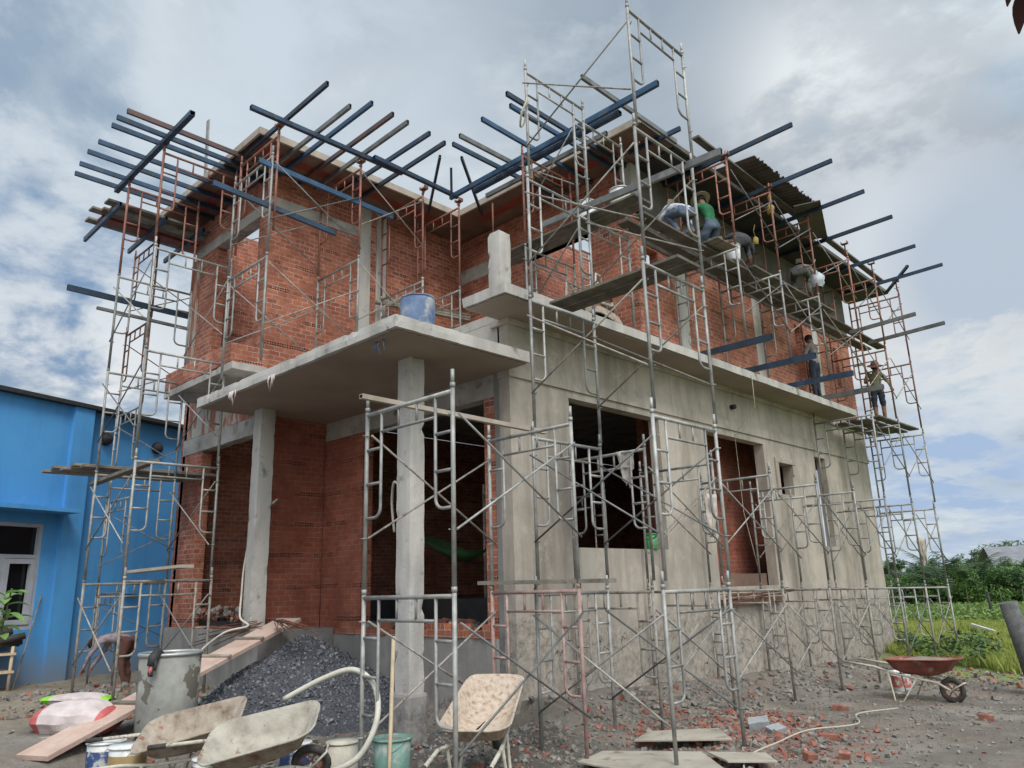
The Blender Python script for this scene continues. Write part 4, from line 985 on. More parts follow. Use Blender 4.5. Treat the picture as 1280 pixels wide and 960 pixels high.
bucket('upturned white bucket with a peeling blue label behind the cream barrow', (.02,-2.95,g0), .155,.13,.30,'white_bucket','blue_print',True, handle=False)
bucket('upturned cement caked bucket between the white one and the green one', (.44,-2.74,g0), .155,.135,.32,'cream_bucket',None,True, handle=False)
bucket('pale green bucket with torn rim that the long wooden handle leans on', (.86,-2.5,g0), .14,.17,.36,'green_bucket',None,False,topmat='mortar_load')
bucket('old paint pail with blue and gold label under the barrow grips', (-1.35,-4.12,-.2), .15,.16,.34,'white_bucket','blue_print',True)
bucket('paint pail with a gold label lying beside the blue one', (-1.0,-4.05,-.2), .15,.16,.33,'white_bucket','gold',True)
bucket('paint pail with a reddish label under the cream barrow', (-.1,-3.7,-.2), .13,.14,.28,'white_bucket','sack_red',True)
bucket('white pail with a red print standing at the foot of a side wall post', (2.05,6.75,ground_z(2.05,6.75)), .13,.15,.3,'white_bucket','red_print',False)
bucket('white paint pail with print on the upper deck, left of the other one', (.22,1.6,6.76), .14,.155,.36,'white_bucket',None,True)
bucket('white paint pail on the upper deck next to the brick corner', (.82,1.66,6.76), .14,.155,.36,'white_bucket','cream_bucket',False,topmat='mortar_load')
bucket('white pail on the high deck beside the crouching man in black', (.88,4.95,6.93), .12,.14,.3,'white_bucket',None,False)
bucket('bright green pail on the sill of the big window', (-.06,3.1,1.902), .085,.1,.24,'bright_green',None,False,handle=False)
one('wooden_pole','long wooden tool handle leaning on the green bucket','tool handle',MB().tube([(1.15,-2.75,-.2),(.6,-2.3,.98)],.019,8),M['wood'])
# sack, ramp and boards in the left yard
def sack(name, label, loc, rz, size, mats, band=None):
    mb = MB(); nx_, ny_ = 22, 14
    loops = []
    for i in range(nx_+1):
        u = -1+2*i/nx_; w = (1-abs(u)**3.5)**.5 if abs(u) < 1 else .0
        w = max(w, .18); lp = []
        for j in range(ny_):
            t = 2*math.pi*j/ny_; y = math.cos(t)*size[1]/2*w**.4; z = math.sin(t)*size[2]/2*w*(1 if math.sin(t) > 0 else .7) + size[2]*.35
            q = noise.noise((u*2.2, math.cos(t)*1.5, math.sin(t)*1.5+3))*.03
            lp.append((u*size[0]/2, y+q, z+q))
        loops.append(lp)
    for i in range(nx_):
        mi = 1 if (band and (i < 4 or i > nx_-3)) else 0
        vs = loops[i] + loops[i+1]
        for j in range(ny_):
            j2 = (j+1) % ny_
            m2 = 1 if band and j in (11,12,10) else mi
            mb.add([loops[i][j],loops[i][j2],loops[i+1][j2],loops[i+1][j]], [(0,1,2,3)], m2, True)
    o = mb.build(name, mats, None); o.location = loc; o.rotation_euler = (0,0,rz)
    return tag(o, label, 'sack')
sack('cement_sack','full white and red cement sack lying beside the foot of the ramp',(-2.75,-3.95,.0),R(35),(.9,.55,.44),[M['sack'],M['sack_red']],True)
sack('plastic_sack','white and lime green sack lying under the left tower',(-5.2,-3.2,.05),R(38),(1.0,.35,.16),[M['sack'],M['lime']],True)
def ramp(name, label, p, q, w, t, mat, cleats):
    p = Vector(p); q = Vector(q); o = thing(name, label, 'plank ramp', p)
    d = q-p; MB().beam((0,0,0), d, w, t).build('board', M[mat], o, bevel=.004)
    a = d.cross(Vector((0,0,1))).normalized(); n = a.cross(d).normalized()
    for f in cleats:
        c = d*f + n*(t/2+.013); MB().beam(c-a*w*.55, c+a*w*.55, .06, .025, up=n).build('cleat', M['plank'], o)
ramp('plank_ramp','long pinkish plank ramp rising from the yard to the porch',(-2.0,-4.55,-.02),(-3.68,-.95,1.04),.4,.05,'plank_pink',(.28,.62,.78))
for i,(p,q,w,l) in enumerate((((-3.6,-4.6,.03),(-2.3,-4.0,.03),.22,'pale board lying flat left of the ramp foot'),((-4.1,-4.1,.05),(-3.4,-3.7,.06),.3,'short grey board behind the cement sack'),((-4.4,-2.75,.1),(-2.9,-2.6,.1),.1,'straight timber lying on the ground between the tower posts'))):
    plank(p,q,l,'boards lying in the left yard',w,.04,'board')
def hose(label, pts, r=.02, mat='hose', name='hose'):
    P = [Vector(p) for p in pts]; out = []
    for i in range(len(P)-1):
        a = P[max(i-1,0)]; b = P[i]; c = P[i+1]; d = P[min(i+2,len(P)-1)]
        for s in range(6):
            t = s/6
            out.append(.5*((2*b)+(c-a)*t+(2*a-5*b+4*c-d)*t*t+(3*b-a-3*c+d)*t**3))
    out.append(P[-1])
    one(name, label, 'hose' if name == 'hose' else 'rope', MB().tube(out, r, 7), M[mat])
hose('thick pale hose lying in loops on the ground by the cement sack', [(-4.6,-3.6,.1),(-4.1,-3.3,.12),(-3.5,-3.35,.1),(-3.1,-3.0,.1),(-2.9,-2.75,.1),(-2.5,-3.0,.1),(-2.3,-3.3,.1)], .032)
hose('pale hose curling round the front of the cream wheelbarrow', [(.2,-3.2,.5),(.45,-2.98,.66),(.72,-2.83,.74),(1.0,-2.8,.62),(1.12,-2.86,.36),(1.05,-2.98,.1),(.85,-3.12,-.02),(.6,-3.3,-.1)], .025)
hose('thin white hose hanging down the left porch column to the ramp', [(-3.94,-1.16,2.75),(-4.05,-1.05,2.8),(-4.3,-1.25,2.5),(-4.45,-1.3,1.9),(-4.3,-1.4,1.4),(-4.0,-1.55,1.1),(-3.85,-1.5,.98),(-4.05,-1.75,.9),(-4.3,-2.0,.62),(-4.4,-2.1,.3)], .016)
hose('short grey hose looped out of the right porch column', [(-.6,-1.33,2.62),(-.75,-1.3,2.68),(-.92,-1.2,2.45),(-.93,-1.15,2.1)], .016)
hose('thin pale rope trailing over the rubble to the right', [(3.6,-1.2,-.18),(3.0,-.2,-.15),(2.9,.7,-.14),(2.8,1.6,-.17),(3.0,2.4,-.2),(2.7,3.2,-.22),(2.9,4.0,-.24)], .008, 'rope', 'rope')
hose('coil of pale hose hung on the corner tower frame', [(.82,-.35,7.75),(.9,-.45,7.6),(.85,-.5,7.4),(.75,-.42,7.3),(.72,-.3,7.45),(.8,-.33,7.7),(.88,-.4,7.62),(.84,-.5,7.42)], .014, 'rope', 'rope')
for i,(p,q,l) in enumerate((((-4.7,-2.6,.13),(-3.3,-2.35,.12),'white plastic pipe lying on the ground behind the drum'),((-4.4,-3.05,.1),(-3.4,-3.35,.08),'white plastic pipe lying across the yard before the lime sack'),((-1.4,-4.3,-.15),(-.3,-3.9,-.12),'white plastic pipe under the barrow grips'))):
    one('plastic_pipe', l, 'pipe', MB().tube([p,q],.03,8), M['pvc'], 'plastic pipes on the ground')
for i in range(9):
    x_ = rnd.uniform(-5.6,-2.9); y_ = rnd.uniform(-3.2,-2.1); a_ = rnd.uniform(0,3.1); l_ = rnd.uniform(.15,.4); z_ = ground_z(x_,y_)+.03
# rusty bars by the ramp head
mb = MB()
for i in range(16):
    a = rnd.uniform(-.5,.9); mb.tube([(-3.3+rnd.uniform(-.08,.08),-1.35+rnd.uniform(-.05,.05),1.02+rnd.uniform(0,.05)),(-3.3+1.3*math.cos(a)*rnd.uniform(.5,1),-1.5-.6*math.sin(a)*.4,.92+rnd.uniform(-.06,.5)*(.3))], .007, 5)
one('rebar_bundle','spread bundle of thin rusty bars at the head of the ramp','rebar',mb,M['rebar'])
mb = MB()
for i in range(9):
    mb.tube([(-3.6+rnd.uniform(-.1,.1),-1.45,1.0+rnd.uniform(-.05,.05)),(-5.1+rnd.uniform(-.4,.2),-1.5+rnd.uniform(-.15,.1),.72+rnd.uniform(-.15,.22))], .007, 5)
one('rebar_bundle','bundle of rusty bars lying left of the ramp along the plinth','rebar',mb,M['rebar'])
mb = MB()
for i in range(10): mb.tube([(.08+rnd.uniform(0,.12),4.75+rnd.uniform(-.2,.2),1.12+rnd.uniform(-.08,.08)),(.1+rnd.uniform(0,.1),7.2+rnd.uniform(-.5,.2),1.2+rnd.uniform(-.12,.1))], .007, 5)
mb.box(.002,.12,4.9,7.0,1.0,1.1)
one('rebar_bundle','rusty bars lying along the step below the door of the side wall','rebar',mb,M['rebar'])
one('door_board','plain board set across the foot of the side door','board',MB().box(-.24,-.205,5.4,7.05,1.26,1.52),M['form_brown'])
# inside the porch
mb = MB(); hp_ = [(-3.09,1.0,2.28),(-2.69,1.0,1.98),(-2.22,1.0,1.81),(-1.86,1.0,1.79),(-1.58,1.0,1.94)]
vs = []
for x,y,z in hp_:
    w_ = .05 if x in (-3.09,-1.58) else .25
    vs += [(x,y-w_,z+.16*(w_ > .1)),(x,y,z),(x,y+w_,z+.16*(w_ > .1))]
mb.add(vs, [(i*3+k_,i*3+k_+1,i*3+k_+4,i*3+k_+3) for i in range(4) for k_ in (0,1)], 0, True)
for a_, b_ in ((hp_[0],(-3.6,1.0,2.8)),(hp_[-1],(-1.0,1.0,2.5))): mb.tube([a_, b_], .01, 5)
o = one('hammock','green cloth hammock hanging in the dark room behind the porch','hammock',mb,M['hammock']); m_ = o.modifiers.new('thick','SOLIDIFY'); m_.thickness = .006
for i in range(14):
    brick_thing(-2.6+.16*(i%8)+rnd.uniform(-.04,.04), .62+.12*(i//8), rnd.uniform(-.4,.4), f'red brick heaped inside the porch opening, {NTH[i%8]} from left, {"front" if i < 8 else "back"} row', .18, .15*(i%3), .83+.07*(i%2))
# rags and bags
def rag(label, c, s, mat='rag', cat='rag', name='rag'):
    mb = MB(); n = 9; vs = []
    for j in range(n):
        for i in range(n):
            u = i/(n-1)-.5; v = j/(n-1)
            w = s[0]*(1-.55*v)*(1+.3*noise.noise((u*4,v*4,c[0])))
            vs.append((c[0]+u*w*.75, c[1]+u*w*.6+.05*noise.noise((u*6,v*5,c[1]*3)), c[2]-v*s[1]*(1+.35*noise.noise((u*5,1.3,c[1])))+.04*noise.noise((u*7,v*6,c[2]))))
    F = [(j*n+i,j*n+i+1,(j+1)*n+i+1,(j+1)*n+i) for j in range(n-1) for i in range(n-1)]
    mb.add(vs, F, 0, True)
    o = one(name, label, cat, mb, M[mat]); m = o.modifiers.new('thick','SOLIDIFY'); m.thickness = .006; return o
rag('dirty cloth hung over the frame before the big window', (1.05,1.03,3.06), (.24,.42))
rag('pale cloth tied on the brace right of the big window', (1.36,2.5,2.55), (.2,.55))
rag('torn white cloth hung on the scaffold at the far corner', (1.2,11.8,2.2), (.22,.6))
rag('small white cloth tied at the top of the far corner scaffold', (1.3,9.5,4.3), (.08,.3))
def bag(label, c, r, h, mat, name='plastic_bag'):
    o = thing(name, label, 'plastic bag', c, 0, 'bags hung on the scaffold')
    mb = MB(); prof = []
    for i in range(9):
        t = i/8; prof.append((max(.012, r*math.sin(math.pi*min(1,t*.86+.14))**.6), h*t))
    mb.lathe(prof, n=14); 
    mb.v = [(x+.25*r*noise.noise((x*14,y*14,z*11)), y+.25*r*noise.noise((x*14+7,y*14,z*11)), z) for x,y,z in mb.v]
    mb.build('body', M[mat], o)
    MB().tube([(0,0,h),(-.02,0,h+.12),(.02,0,h+.24)], .006, 5).build('handle', M[mat], o)
bag('white bag with grey bottom hung at the far end of the high deck', (1.3,7.6,7.02), .14, .36, 'bag_white')
bag('small yellow and white bag hung from the eave above the high deck', (.9,5.9,7.55), .06, .17, 'yellow')
bag('yellow bag tied to a rust red post under the corrugated sheet', (1.22,6.0,8.1), .075, .22, 'yellow')

# concrete post at the right
mb = MB(); mb.tube([(3.78,7.6,-.5),(3.7,7.52,.2),(3.6,7.43,.95)], [.145,.14,.13], 16)
one('concrete_post','dark rough concrete post leaning at the right edge','post',mb,M['post_conc'])
# ------------------------------------------------------------------ people
def person(label, loc, rz, J, shirt, trousers, sleeves='long', shorts=False, head_tilt=(0,0), hat=None, scale=.95, feet='skin'):
    """J: joints in the person's own space (x right, y forward, z up from the ground)"""
    bm = bmesh.new(); lay = bm.verts.layers.skin.verify()
    V = {}
    def v(n, p, r, rr=None):
        a = bm.verts.new(Vector(p)*scale); a[lay].radius = (r*scale, (rr or r)*scale); V[n] = a; return a
    bones = []
    def e(a, b, mi):
        bm.edges.new((V[a], V[b])); bones.append((V[a].co.copy(), V[b].co.copy(), mi))
    SH, TR, SK = 0, 1, 2
    P = {k: Vector(q) for k, q in J.items()}
    up = (P['neck']-P['pelvis']).normalized()
    v('pelvis', P['pelvis'], .125, .1); V['pelvis'][lay].use_root = True
    v('waist', P['pelvis'].lerp(P['neck'], .38), .122, .095); v('chest', P['pelvis'].lerp(P['neck'], .74), .142, .11)
    v('neck', P['neck'], .062); hd = (P['head']-P['neck']).normalized()
    v('jaw', P['neck']+hd*.075, .058); v('skull', P['neck']+hd*.155, .082, .092); v('crown', P['neck']+hd*.225, .06)
    e('pelvis','waist',SH); e('waist','chest',SH); e('chest','neck',SH); e('neck','jaw',SK); e('jaw','skull',SK); e('skull','crown',SK)
    fw = P.get('face', Vector((0,1,0))).normalized()
    v('nose', P['neck']+hd*.135+fw*.105, .012); e('skull','nose',SK)
    sd = hd.cross(fw).normalized()
    for s in (-1,1):
        n = 'LR'[s > 0]
        v('ear'+n, P['neck']+hd*.14+sd*s*.085, .014); e('skull','ear'+n,SK)
        v('sh'+n, P['sh'+n], .066); v('el'+n, P['el'+n], .044); v('wr'+n, P['wr'+n], .03)
        e('chest','sh'+n,SH); e('sh'+n,'el'+n,SH); e('el'+n,'wr'+n, SH if sleeves == 'long' else SK)
        d = (P['wr'+n]-P['el'+n]).normalized(); side = d.cross(Vector((0,0,1)))
        if side.length < .1: side = Vector((1,0,0))
        side.normalize(); pal = d.cross(side).normalized()
        v('pm'+n, P['wr'+n]+d*.055, .032, .018); e('wr'+n,'pm'+n,SK)
        for f, (o, ln) in enumerate(((-.03,.07),(-.01,.082),(.01,.078),(.03,.062))):
            k = P['wr'+n]+d*.09+side*o
            v(f'k{f}{n}', k, .0095); v(f't{f}{n}', k+d*ln*.7+pal*.035, .008); e('pm'+n,f'k{f}{n}',SK); e(f'k{f}{n}',f't{f}{n}',SK)
        v('th'+n, P['wr'+n]+d*.06-side*.05*s, .0105); v('tt'+n, P['wr'+n]+d*.1-side*.062*s+pal*.02, .0085); e('pm'+n,'th'+n,SK); e('th'+n,'tt'+n,SK)
        v('hp'+n, P['hp'+n], .1); v('kn'+n, P['kn'+n], .062); v('an'+n, P['an'+n], .042)
        v('md'+n, P['hp'+n].lerp(P['kn'+n], .5), .084); v('cf'+n, P['kn'+n].lerp(P['an'+n], .35), .056)
        e('pelvis','hp'+n,TR); e('hp'+n,'md'+n,TR); e('md'+n,'kn'+n,TR)
        lo = SK if shorts else TR
        e('kn'+n,'cf'+n,lo); e('cf'+n,'an'+n,lo)
        v('to'+n, P['to'+n], .034, .025); e('an'+n,'to'+n,3)
    me = bpy.data.meshes.new('person'); bm.to_mesh(me); bm.free()
    o = bpy.data.objects.new('person', me); COL.objects.link(o)
    sk = o.modifiers.new('skin','SKIN'); sk.use_smooth_shade = True
    sb = o.modifiers.new('sub','SUBSURF'); sb.levels = 2; sb.render_levels = 2
    bpy.context.view_layer.update()
    ev = o.evaluated_get(bpy.context.evaluated_depsgraph_get())
    nm = bpy.data.meshes.new_from_object(ev)
    o.modifiers.clear(); o.data = nm; nm.name = 'person'
    nm.materials.clear()
    for m in (M[shirt], M[trousers], M['skin'], M[feet]): nm.materials.append(m)
    for p in nm.polygons:
        c = p.center; best = 9; mi = 0
        for a, b, m in bones:
            ab = b-a; t = max(0, min(1, (c-a).dot(ab)/max(1e-9, ab.length_squared))); d = (a+ab*t-c).length
            if d < best: best = d; mi = m
        p.material_index = mi; p.use_smooth = True
    fold = set(i for p in nm.polygons if p.material_index in (0,1) for i in p.vertices)
    for i in fold:
        vt = nm.vertices[i]; q = vt.co*11
        vt.co += vt.normal*(.016*noise.noise(q+Vector((loc[1],0,0))) + .007*noise.noise(q*2.6))
    o.location = loc; o.rotation_euler = (0,0,rz)
    tag(o, label, 'person')
    top = (P['neck']+hd*.2)*scale; rot = hd.to_track_quat('Z','Y')
    face_rot = Matrix((sd, (hd.cross(sd)*-1).normalized() if False else sd.cross(hd)*-1, hd)).transposed()
    def place(mb, name, mat):
        mb.v = [tuple(face_rot @ (Vector(p)*scale) + (P['neck']+hd*.155)*scale) for p in mb.v]
        return mb.build(name, M[mat], o)
    place(MB().lathe([(.094,-.045),(.101,.0),(.096,.05),(.07,.09),(.03,.108),(0,.11)], n=16), 'hair', 'hair') if hat != 'none' else None
    if hat == 'straw' or hat == 'brown':
        place(MB().lathe([(.19,.035),(.2,.03),(.105,.06),(.098,.12),(.06,.145),(0,.15),],n=20).lathe([(.19,.03),(.1,.05)],n=20), 'sun_hat', 'straw' if hat == 'straw' else 'brown_cloth')
    elif hat == 'cap':
        mb = MB().lathe([(.105,.02),(.104,.07),(.075,.115),(.0,.128)],n=16)
        mb.add([(-.07,.09,.03),(.07,.09,.03),(.06,.19,.015),(-.06,.19,.015),(-.07,.09,.038),(.07,.09,.038),(.06,.19,.022),(-.06,.19,.022)],[(3,2,1,0),(4,5,6,7),(0,1,5,4),(1,2,6,5),(2,3,7,6),(3,0,4,7)])
        place(mb, 'cap', 'cap')
    return o
def std(**kw):
    J = dict(pelvis=(0,0,.95), neck=(0,.0,1.46), head=(0,.03,1.7), face=(0,1,0), shL=(-.18,0,1.4), shR=(.18,0,1.4), elL=(-.24,.0,1.12), elR=(.24,.0,1.12),
             wrL=(-.24,.12,.9), wrR=(.24,.12,.9), hpL=(-.09,0,.9), hpR=(.09,0,.9), knL=(-.1,.03,.5), knR=(.1,.03,.5), anL=(-.1,0,.08), anR=(.1,0,.08), toL=(-.11,.14,.03), toR=(.11,.14,.03))
    J.update(kw); return J
# crouching with the back bent forward
CROUCH = std(pelvis=(0,-.1,.42), neck=(0,.28,.66), head=(0,.48,.72), face=(0,.6,-.8), shL=(-.19,.24,.6), shR=(.19,.24,.6), elL=(-.3,.38,.4), elR=(.32,.36,.4), wrL=(-.2,.58,.3), wrR=(.25,.56,.28),
             hpL=(-.1,-.08,.38), hpR=(.1,-.08,.38), knL=(-.18,.3,.48), knR=(.18,.3,.46), anL=(-.14,-.02,.08), anR=(.14,-.02,.08), toL=(-.16,.13,.03), toR=(.16,.13,.03))
STOOP = std(pelvis=(0,-.08,.8), neck=(0,.3,1.12), head=(.03,.44,1.3), face=(.1,1,-.5), shL=(-.2,.24,1.06), shR=(.2,.24,1.06), elL=(-.26,.38,.84), elR=(.3,.36,.84), wrL=(-.16,.6,.78), wrR=(.24,.58,.72),
             hpL=(-.1,-.08,.76), hpR=(.1,-.08,.76), knL=(-.12,.1,.44), knR=(.12,.1,.44), anL=(-.13,-.06,.08), anR=(.13,-.06,.08), toL=(-.14,.1,.03), toR=(.15,.1,.03))
KNEEL = std(pelvis=(0,-.08,.5), neck=(0,.12,1.0), head=(.03,.22,1.2), face=(.1,1,-.4), shL=(-.19,.1,.93), shR=(.19,.1,.93), elL=(-.28,.26,.72), elR=(.3,.25,.74), wrL=(-.18,.5,.74), wrR=(.22,.5,.7),
            hpL=(-.1,-.08,.46), hpR=(.1,-.08,.46), knL=(-.15,.2,.1), knR=(.15,.2,.1), anL=(-.14,-.24,.09), anR=(.14,-.24,.09), toL=(-.14,-.4,.04), toR=(.14,-.4,.04))
W = R(75)      # facing the wall (-x)
D = 6.93
person('crouching worker in a pale shirt and tan cap on the high deck', (.86,3.4,D+.02), R(60), CROUCH, 'shirt_white','jeans',hat='cap', scale=.95)
person('worker in a green jersey, jeans and wide straw hat kneeling on the high deck', (.86,4.25,D+.02), R(75), KNEEL, 'shirt_green','jeans',hat='straw', scale=.9)
person('squatting worker in black with dark cap on the high deck', (.92,5.2,D+.03), R(40), CROUCH, 'shirt_dark','shirt_dark',hat=None, scale=1.0)
KN = dict(CROUCH); KN.update(neck=(0,.34,.78), head=(0,.52,.86), pelvis=(0,-.12,.56), shL=(-.19,.3,.72), shR=(.19,.3,.72), hpL=(-.1,-.1,.52), hpR=(.1,-.1,.52), knL=(-.15,.2,.5), knR=(.15,.2,.5))
person('bending worker in a grey shirt and grey green trousers on the high deck', (.92,7.75,D+.03), R(20), KN, 'shirt_grey','trouser_grey',hat='cap', scale=1.0)
person('standing worker in a grey shirt and navy trousers on the ledge, facing the wall', (.36,9.25,5.06), R(85), std(head=(.02,.08,1.68), wrL=(-.2,.3,1.15), wrR=(.2,.3,1.2), elL=(-.27,.08,1.12), elR=(.27,.08,1.14)), 'shirt_grey','navy', scale=.92)
person('man in a brown hat, olive shirt and dark shorts on the far corner deck', (.72,11.9,4.85), R(-150), std(neck=(0,.1,1.42), head=(0,.2,1.62), face=(0,1,-.4), wrL=(-.32,.2,.98), wrR=(.2,.22,1.2), elL=(-.3,.08,1.14), elR=(.28,.1,1.16)), 'shirt_olive','navy',sleeves='short',shorts=True,hat='brown', scale=.9)
BEND = std(pelvis=(0,-.1,.86), neck=(0,.42,.86), head=(0,.62,.74), face=(0,.2,-1), shL=(-.18,.36,.82), shR=(.18,.36,.82), elL=(-.2,.5,.58), elR=(.2,.48,.58), wrL=(-.14,.62,.36), wrR=(.12,.6,.34),
            hpL=(-.1,-.1,.8), hpR=(.1,-.1,.8), knL=(-.11,-.02,.46), knR=(.11,-.02,.46), anL=(-.11,-.1,.08), anR=(.11,-.1,.08), toL=(-.12,.05,.03), toR=(.12,.05,.03))
person('person in a mauve shirt bending far down to the ground before the blue wall', (-7.5,-1.85,ground_z(-7.5,-1.85)), R(135), BEND, 'shirt_mauve','brown_cloth', scale=.92)

# ------------------------------------------------------------------ the blue house on the left
hd = Vector((-.33008,.94395,0)); hn = Vector((.94395,.33008,0)); hP = Vector((-10.66,-1.54,-.3))
bh = thing('blue_house', 'bright blue painted neighbouring house with a grey framed window and thin awning', 'house', hP)
def hb(mb, s0, s1, n0, n1, z0, z1, mi=0):
    vs = []
    for z in (z0, z1):
        for s, n in ((s0,n0),(s1,n0),(s1,n1),(s0,n1)):
            q = hd*s + hn*n; vs.append((q.x, q.y, z))
    return mb.add(vs, [(0,1,2,3),(7,6,5,4),(0,4,5,1),(1,5,6,2),(2,6,7,3),(3,7,4,0)], mi)
mb = MB()   # local: z=0 at hP
for s0,s1,z0,z1 in ((-9,-3.3,-.4,5.58),(-3.3,-1.06,-.4,1.2),(-3.3,-1.06,3.16,5.58),(-1.06,-.77,-.4,5.58)): hb(mb,s0,s1,-.2,0,z0,z1)
hb(mb,-.33,9,-.3,-.13,-.4,5.58); mb.build('wall', M['blue_wall'], bh)
hb(MB(),-.769,-.331,-.2,.1,-.4,5.57).build('pilaster', M['blue_wall'], bh)
hb(MB(),-3.4,-.72,.001,.55,3.36,3.44).build('awning', M['blue_wall'], bh)
hb(MB(),-9.1,9.1,-.4,.16,5.581,5.66).build('roof_edge', M['black'], bh)
hb(MB(),-9,9,-6,-.4,5.4,5.5).build('roof', M['roof_tin'], bh)
wf = MB(); wt = .07
for s0,s1,z0,z1 in ((-1.13,-1.061,1.201,3.159),(-3.299,-3.23,1.201,3.159),(-3.229,-1.131,1.201,1.28),(-3.229,-1.131,3.09,3.159),(-3.229,-1.131,2.5,2.57),(-1.86,-1.72,1.281,2.499),(-2.6,-2.46,1.281,2.499)): hb(wf,s0,s1,-.12,-.03,z0,z1)
w = wf.build('window', M['window_frame'], bh)
hb(MB(),-3.29,-1.07,-.15,-.13,1.21,3.15).build('pane', M['glass'], w)
sh = MB()
for s0,s1 in ((-1.72,-1.13),(-2.46,-1.86)):
    for a,b,z0,z1 in ((s0,s0+.09,1.29,2.49),(s1-.09,s1,1.29,2.49),(s0+.09,s1-.09,1.29,1.38),(s0+.09,s1-.09,2.4,2.49)): hb(sh,a,b,-.1,-.01,z0,z1)
sh.build('sash', M['window_frame'], w)
for s in (.13,1.45):
    q = hd*s; mb = MB(); mb.lathe([(.0,.0),(.13,0),(.14,.03),(.12,.1),(.07,.15),(0,.16)], n=16)
    rot = Matrix((hd, Vector((0,0,1)), hn)).transposed().to_4x4()
    mb.v = [tuple(rot.to_3x3() @ Vector(p) + q + hn*(-.13) + Vector((0,0,5.05))) for p in mb.v]
    mb.build('vent_cowl', M['black'], bh)
hb(MB(),.95,1.2,-.13,.02,1.8,1.95).build('ledge_stub', M['blue_wall'], bh)
# shelf with dark roof tiles
tl = thing('tile_stack','stack of sooty curved tiles on a low rack in the left corner','tile stack',(-9.9,-3.35,-.1))
mb = MB()
for i in range(4): mb.tube([(-.5+.9*(i%2),-.35+.7*(i//2),0),(-.5+.9*(i%2),-.35+.7*(i//2),.75)], .03, 6)
for z in (.3,.6): mb.box(-.55,.45,-.4,.4,z,z+.04)
mb.build('rack', M['wood'], tl)
mb = MB()
for r_ in range(4):
    for i in range(7):
        c = (-.5+.14*i+.03*r_, -.3+.2*r_, .78+.1*rnd.random()+.12*(1.5-abs(r_-1.5)))
        mb.tube([(c[0],c[1]-.18,c[2]),(c[0]+.02,c[1]+.2,c[2]+rnd.uniform(-.03,.08))], .06, 7)
mb.build('tile', M['tiles'], tl)
one('leaning_strip','thin pale strip leaning against the blue wall','strip',MB().beam((-9.6,-2.9,-.1),(-10.3,-2.45,1.5),.022,.015),M['plank'])

# ------------------------------------------------------------------ vegetation
def leaf_quads(mb, c, r, n, size, mi=0, flat=1., bias=0):
    for _ in range(n):
        d = Vector((rnd.gauss(0,1), rnd.gauss(0,1), rnd.gauss(0,1)*flat)); d.normalize()
        p = Vector(c) + Vector((d.x*r[0], d.y*r[1], d.z*r[2]))*(rnd.random()**.38)
        a = Vector((rnd.gauss(0,1), rnd.gauss(0,1), rnd.gauss(0,.6))).normalized(); b = a.cross(Vector((rnd.gauss(0,1),rnd.gauss(0,1),1.2))).normalized()
        s = size*rnd.uniform(.6,1.3)
        mb.add([p-a*s, p-b*s*.42+a*s*.1, p+a*s, p+b*s*.42-a*s*.05], [(0,1,2,3)], mi)
def tree_parts(h, w, mats, clumps, leaf, per, trunk_r=.1, low=.25):
    t = MB(); top = Vector((rnd.uniform(-.2,.2),rnd.uniform(-.2,.2),h*.62))
    t.tube([(0,0,-.3),(0,0,h*.2),top*.6,top], [trunk_r,trunk_r*.8,trunk_r*.6,trunk_r*.3], 7)
    cr = MB()
    for i in range(clumps):
        a = rnd.uniform(0,6.28); rr = w*.5*rnd.random()**.6
        z = h*(low + (1-low)*rnd.random()**.8*(1-.55*(rr/(w*.5))**2))
        c = (rr*math.cos(a), rr*math.sin(a), min(z, h*.97)); s = w*rnd.uniform(.1,.22)
        if i % 3 == 0: t.tube([top*rnd.uniform(.4,1), c], [trunk_r*.3, trunk_r*.1], 5)
        leaf_quads(cr, c, (s,s,s*.75), per, leaf, rnd.choice(range(len(mats))))
    return t.mesh('trunk', M['bark']), cr.mesh('crown', [M[m] for m in mats])
def palm_parts(h, nf):
    t = MB(); t.tube([(0,0,-.3),(0,0,h*.08)], [.14,.1], 8)
    cr = MB()
    for i in range(nf):
        a = rnd.uniform(0,6.28); el = rnd.uniform(.35,1.4); L_ = h*rnd.uniform(.65,1.)
        prev = None; pts = []
        for s in range(12):
            u = s/11; ang = el - u*u*rnd.uniform(.7,1.2)
            p = Vector((rnd.uniform(-.3,.3),rnd.uniform(-.3,.3),h*.06)) if prev is None else prev + Vector((math.cos(a)*math.cos(ang), math.sin(a)*math.cos(ang), math.sin(ang)))*L_/11
            pts.append(p); prev = p
        cr.tube(pts, [.03*(1-k/12)+.006 for k in range(12)], 4)
        for s in range(2,12):
            d = (pts[s]-pts[s-1]).normalized(); sd = d.cross(Vector((0,0,1)));
            if sd.length < .05: sd = Vector((1,0,0))
            sd.normalize()
            for q in (-1,1):
                for g in (0,.5):
                    o = pts[s-1].lerp(pts[s], g); l = L_*.26*(1-abs(s/11-.45)*1.0)
                    tip = o + sd*q*l*.75 + d*l*.6 - Vector((0,0,l*.28)); wv = d*.1*h*.22
                    cr.add([o-wv*.6, o+wv*.6, tip], [(0,1,2)], 0)
    return t.mesh('trunk', M['bark']), cr.mesh('crown', [M['leaf_dark']])
VAR = {'palm': [palm_parts(5.5, 24) for _ in range(2)],
       'bush': [tree_parts(2.6, 3.6, ['leaf_mid','leaf_light','leaf_mid','leaf_dark'], 50, .115, 120, .06, .08) for _ in range(3)],
       'dark': [tree_parts(5.0, 4.0, ['leaf_dark','leaf_dark','leaf_mid'], 60, .15, 95, .13, .1) for _ in range(2)],
       'pale': [tree_parts(9.0, 7.0, ['leaf_pale','leaf_pale','leaf_mid'], 70, .32, 45, .2, .3) for _ in range(2)]}
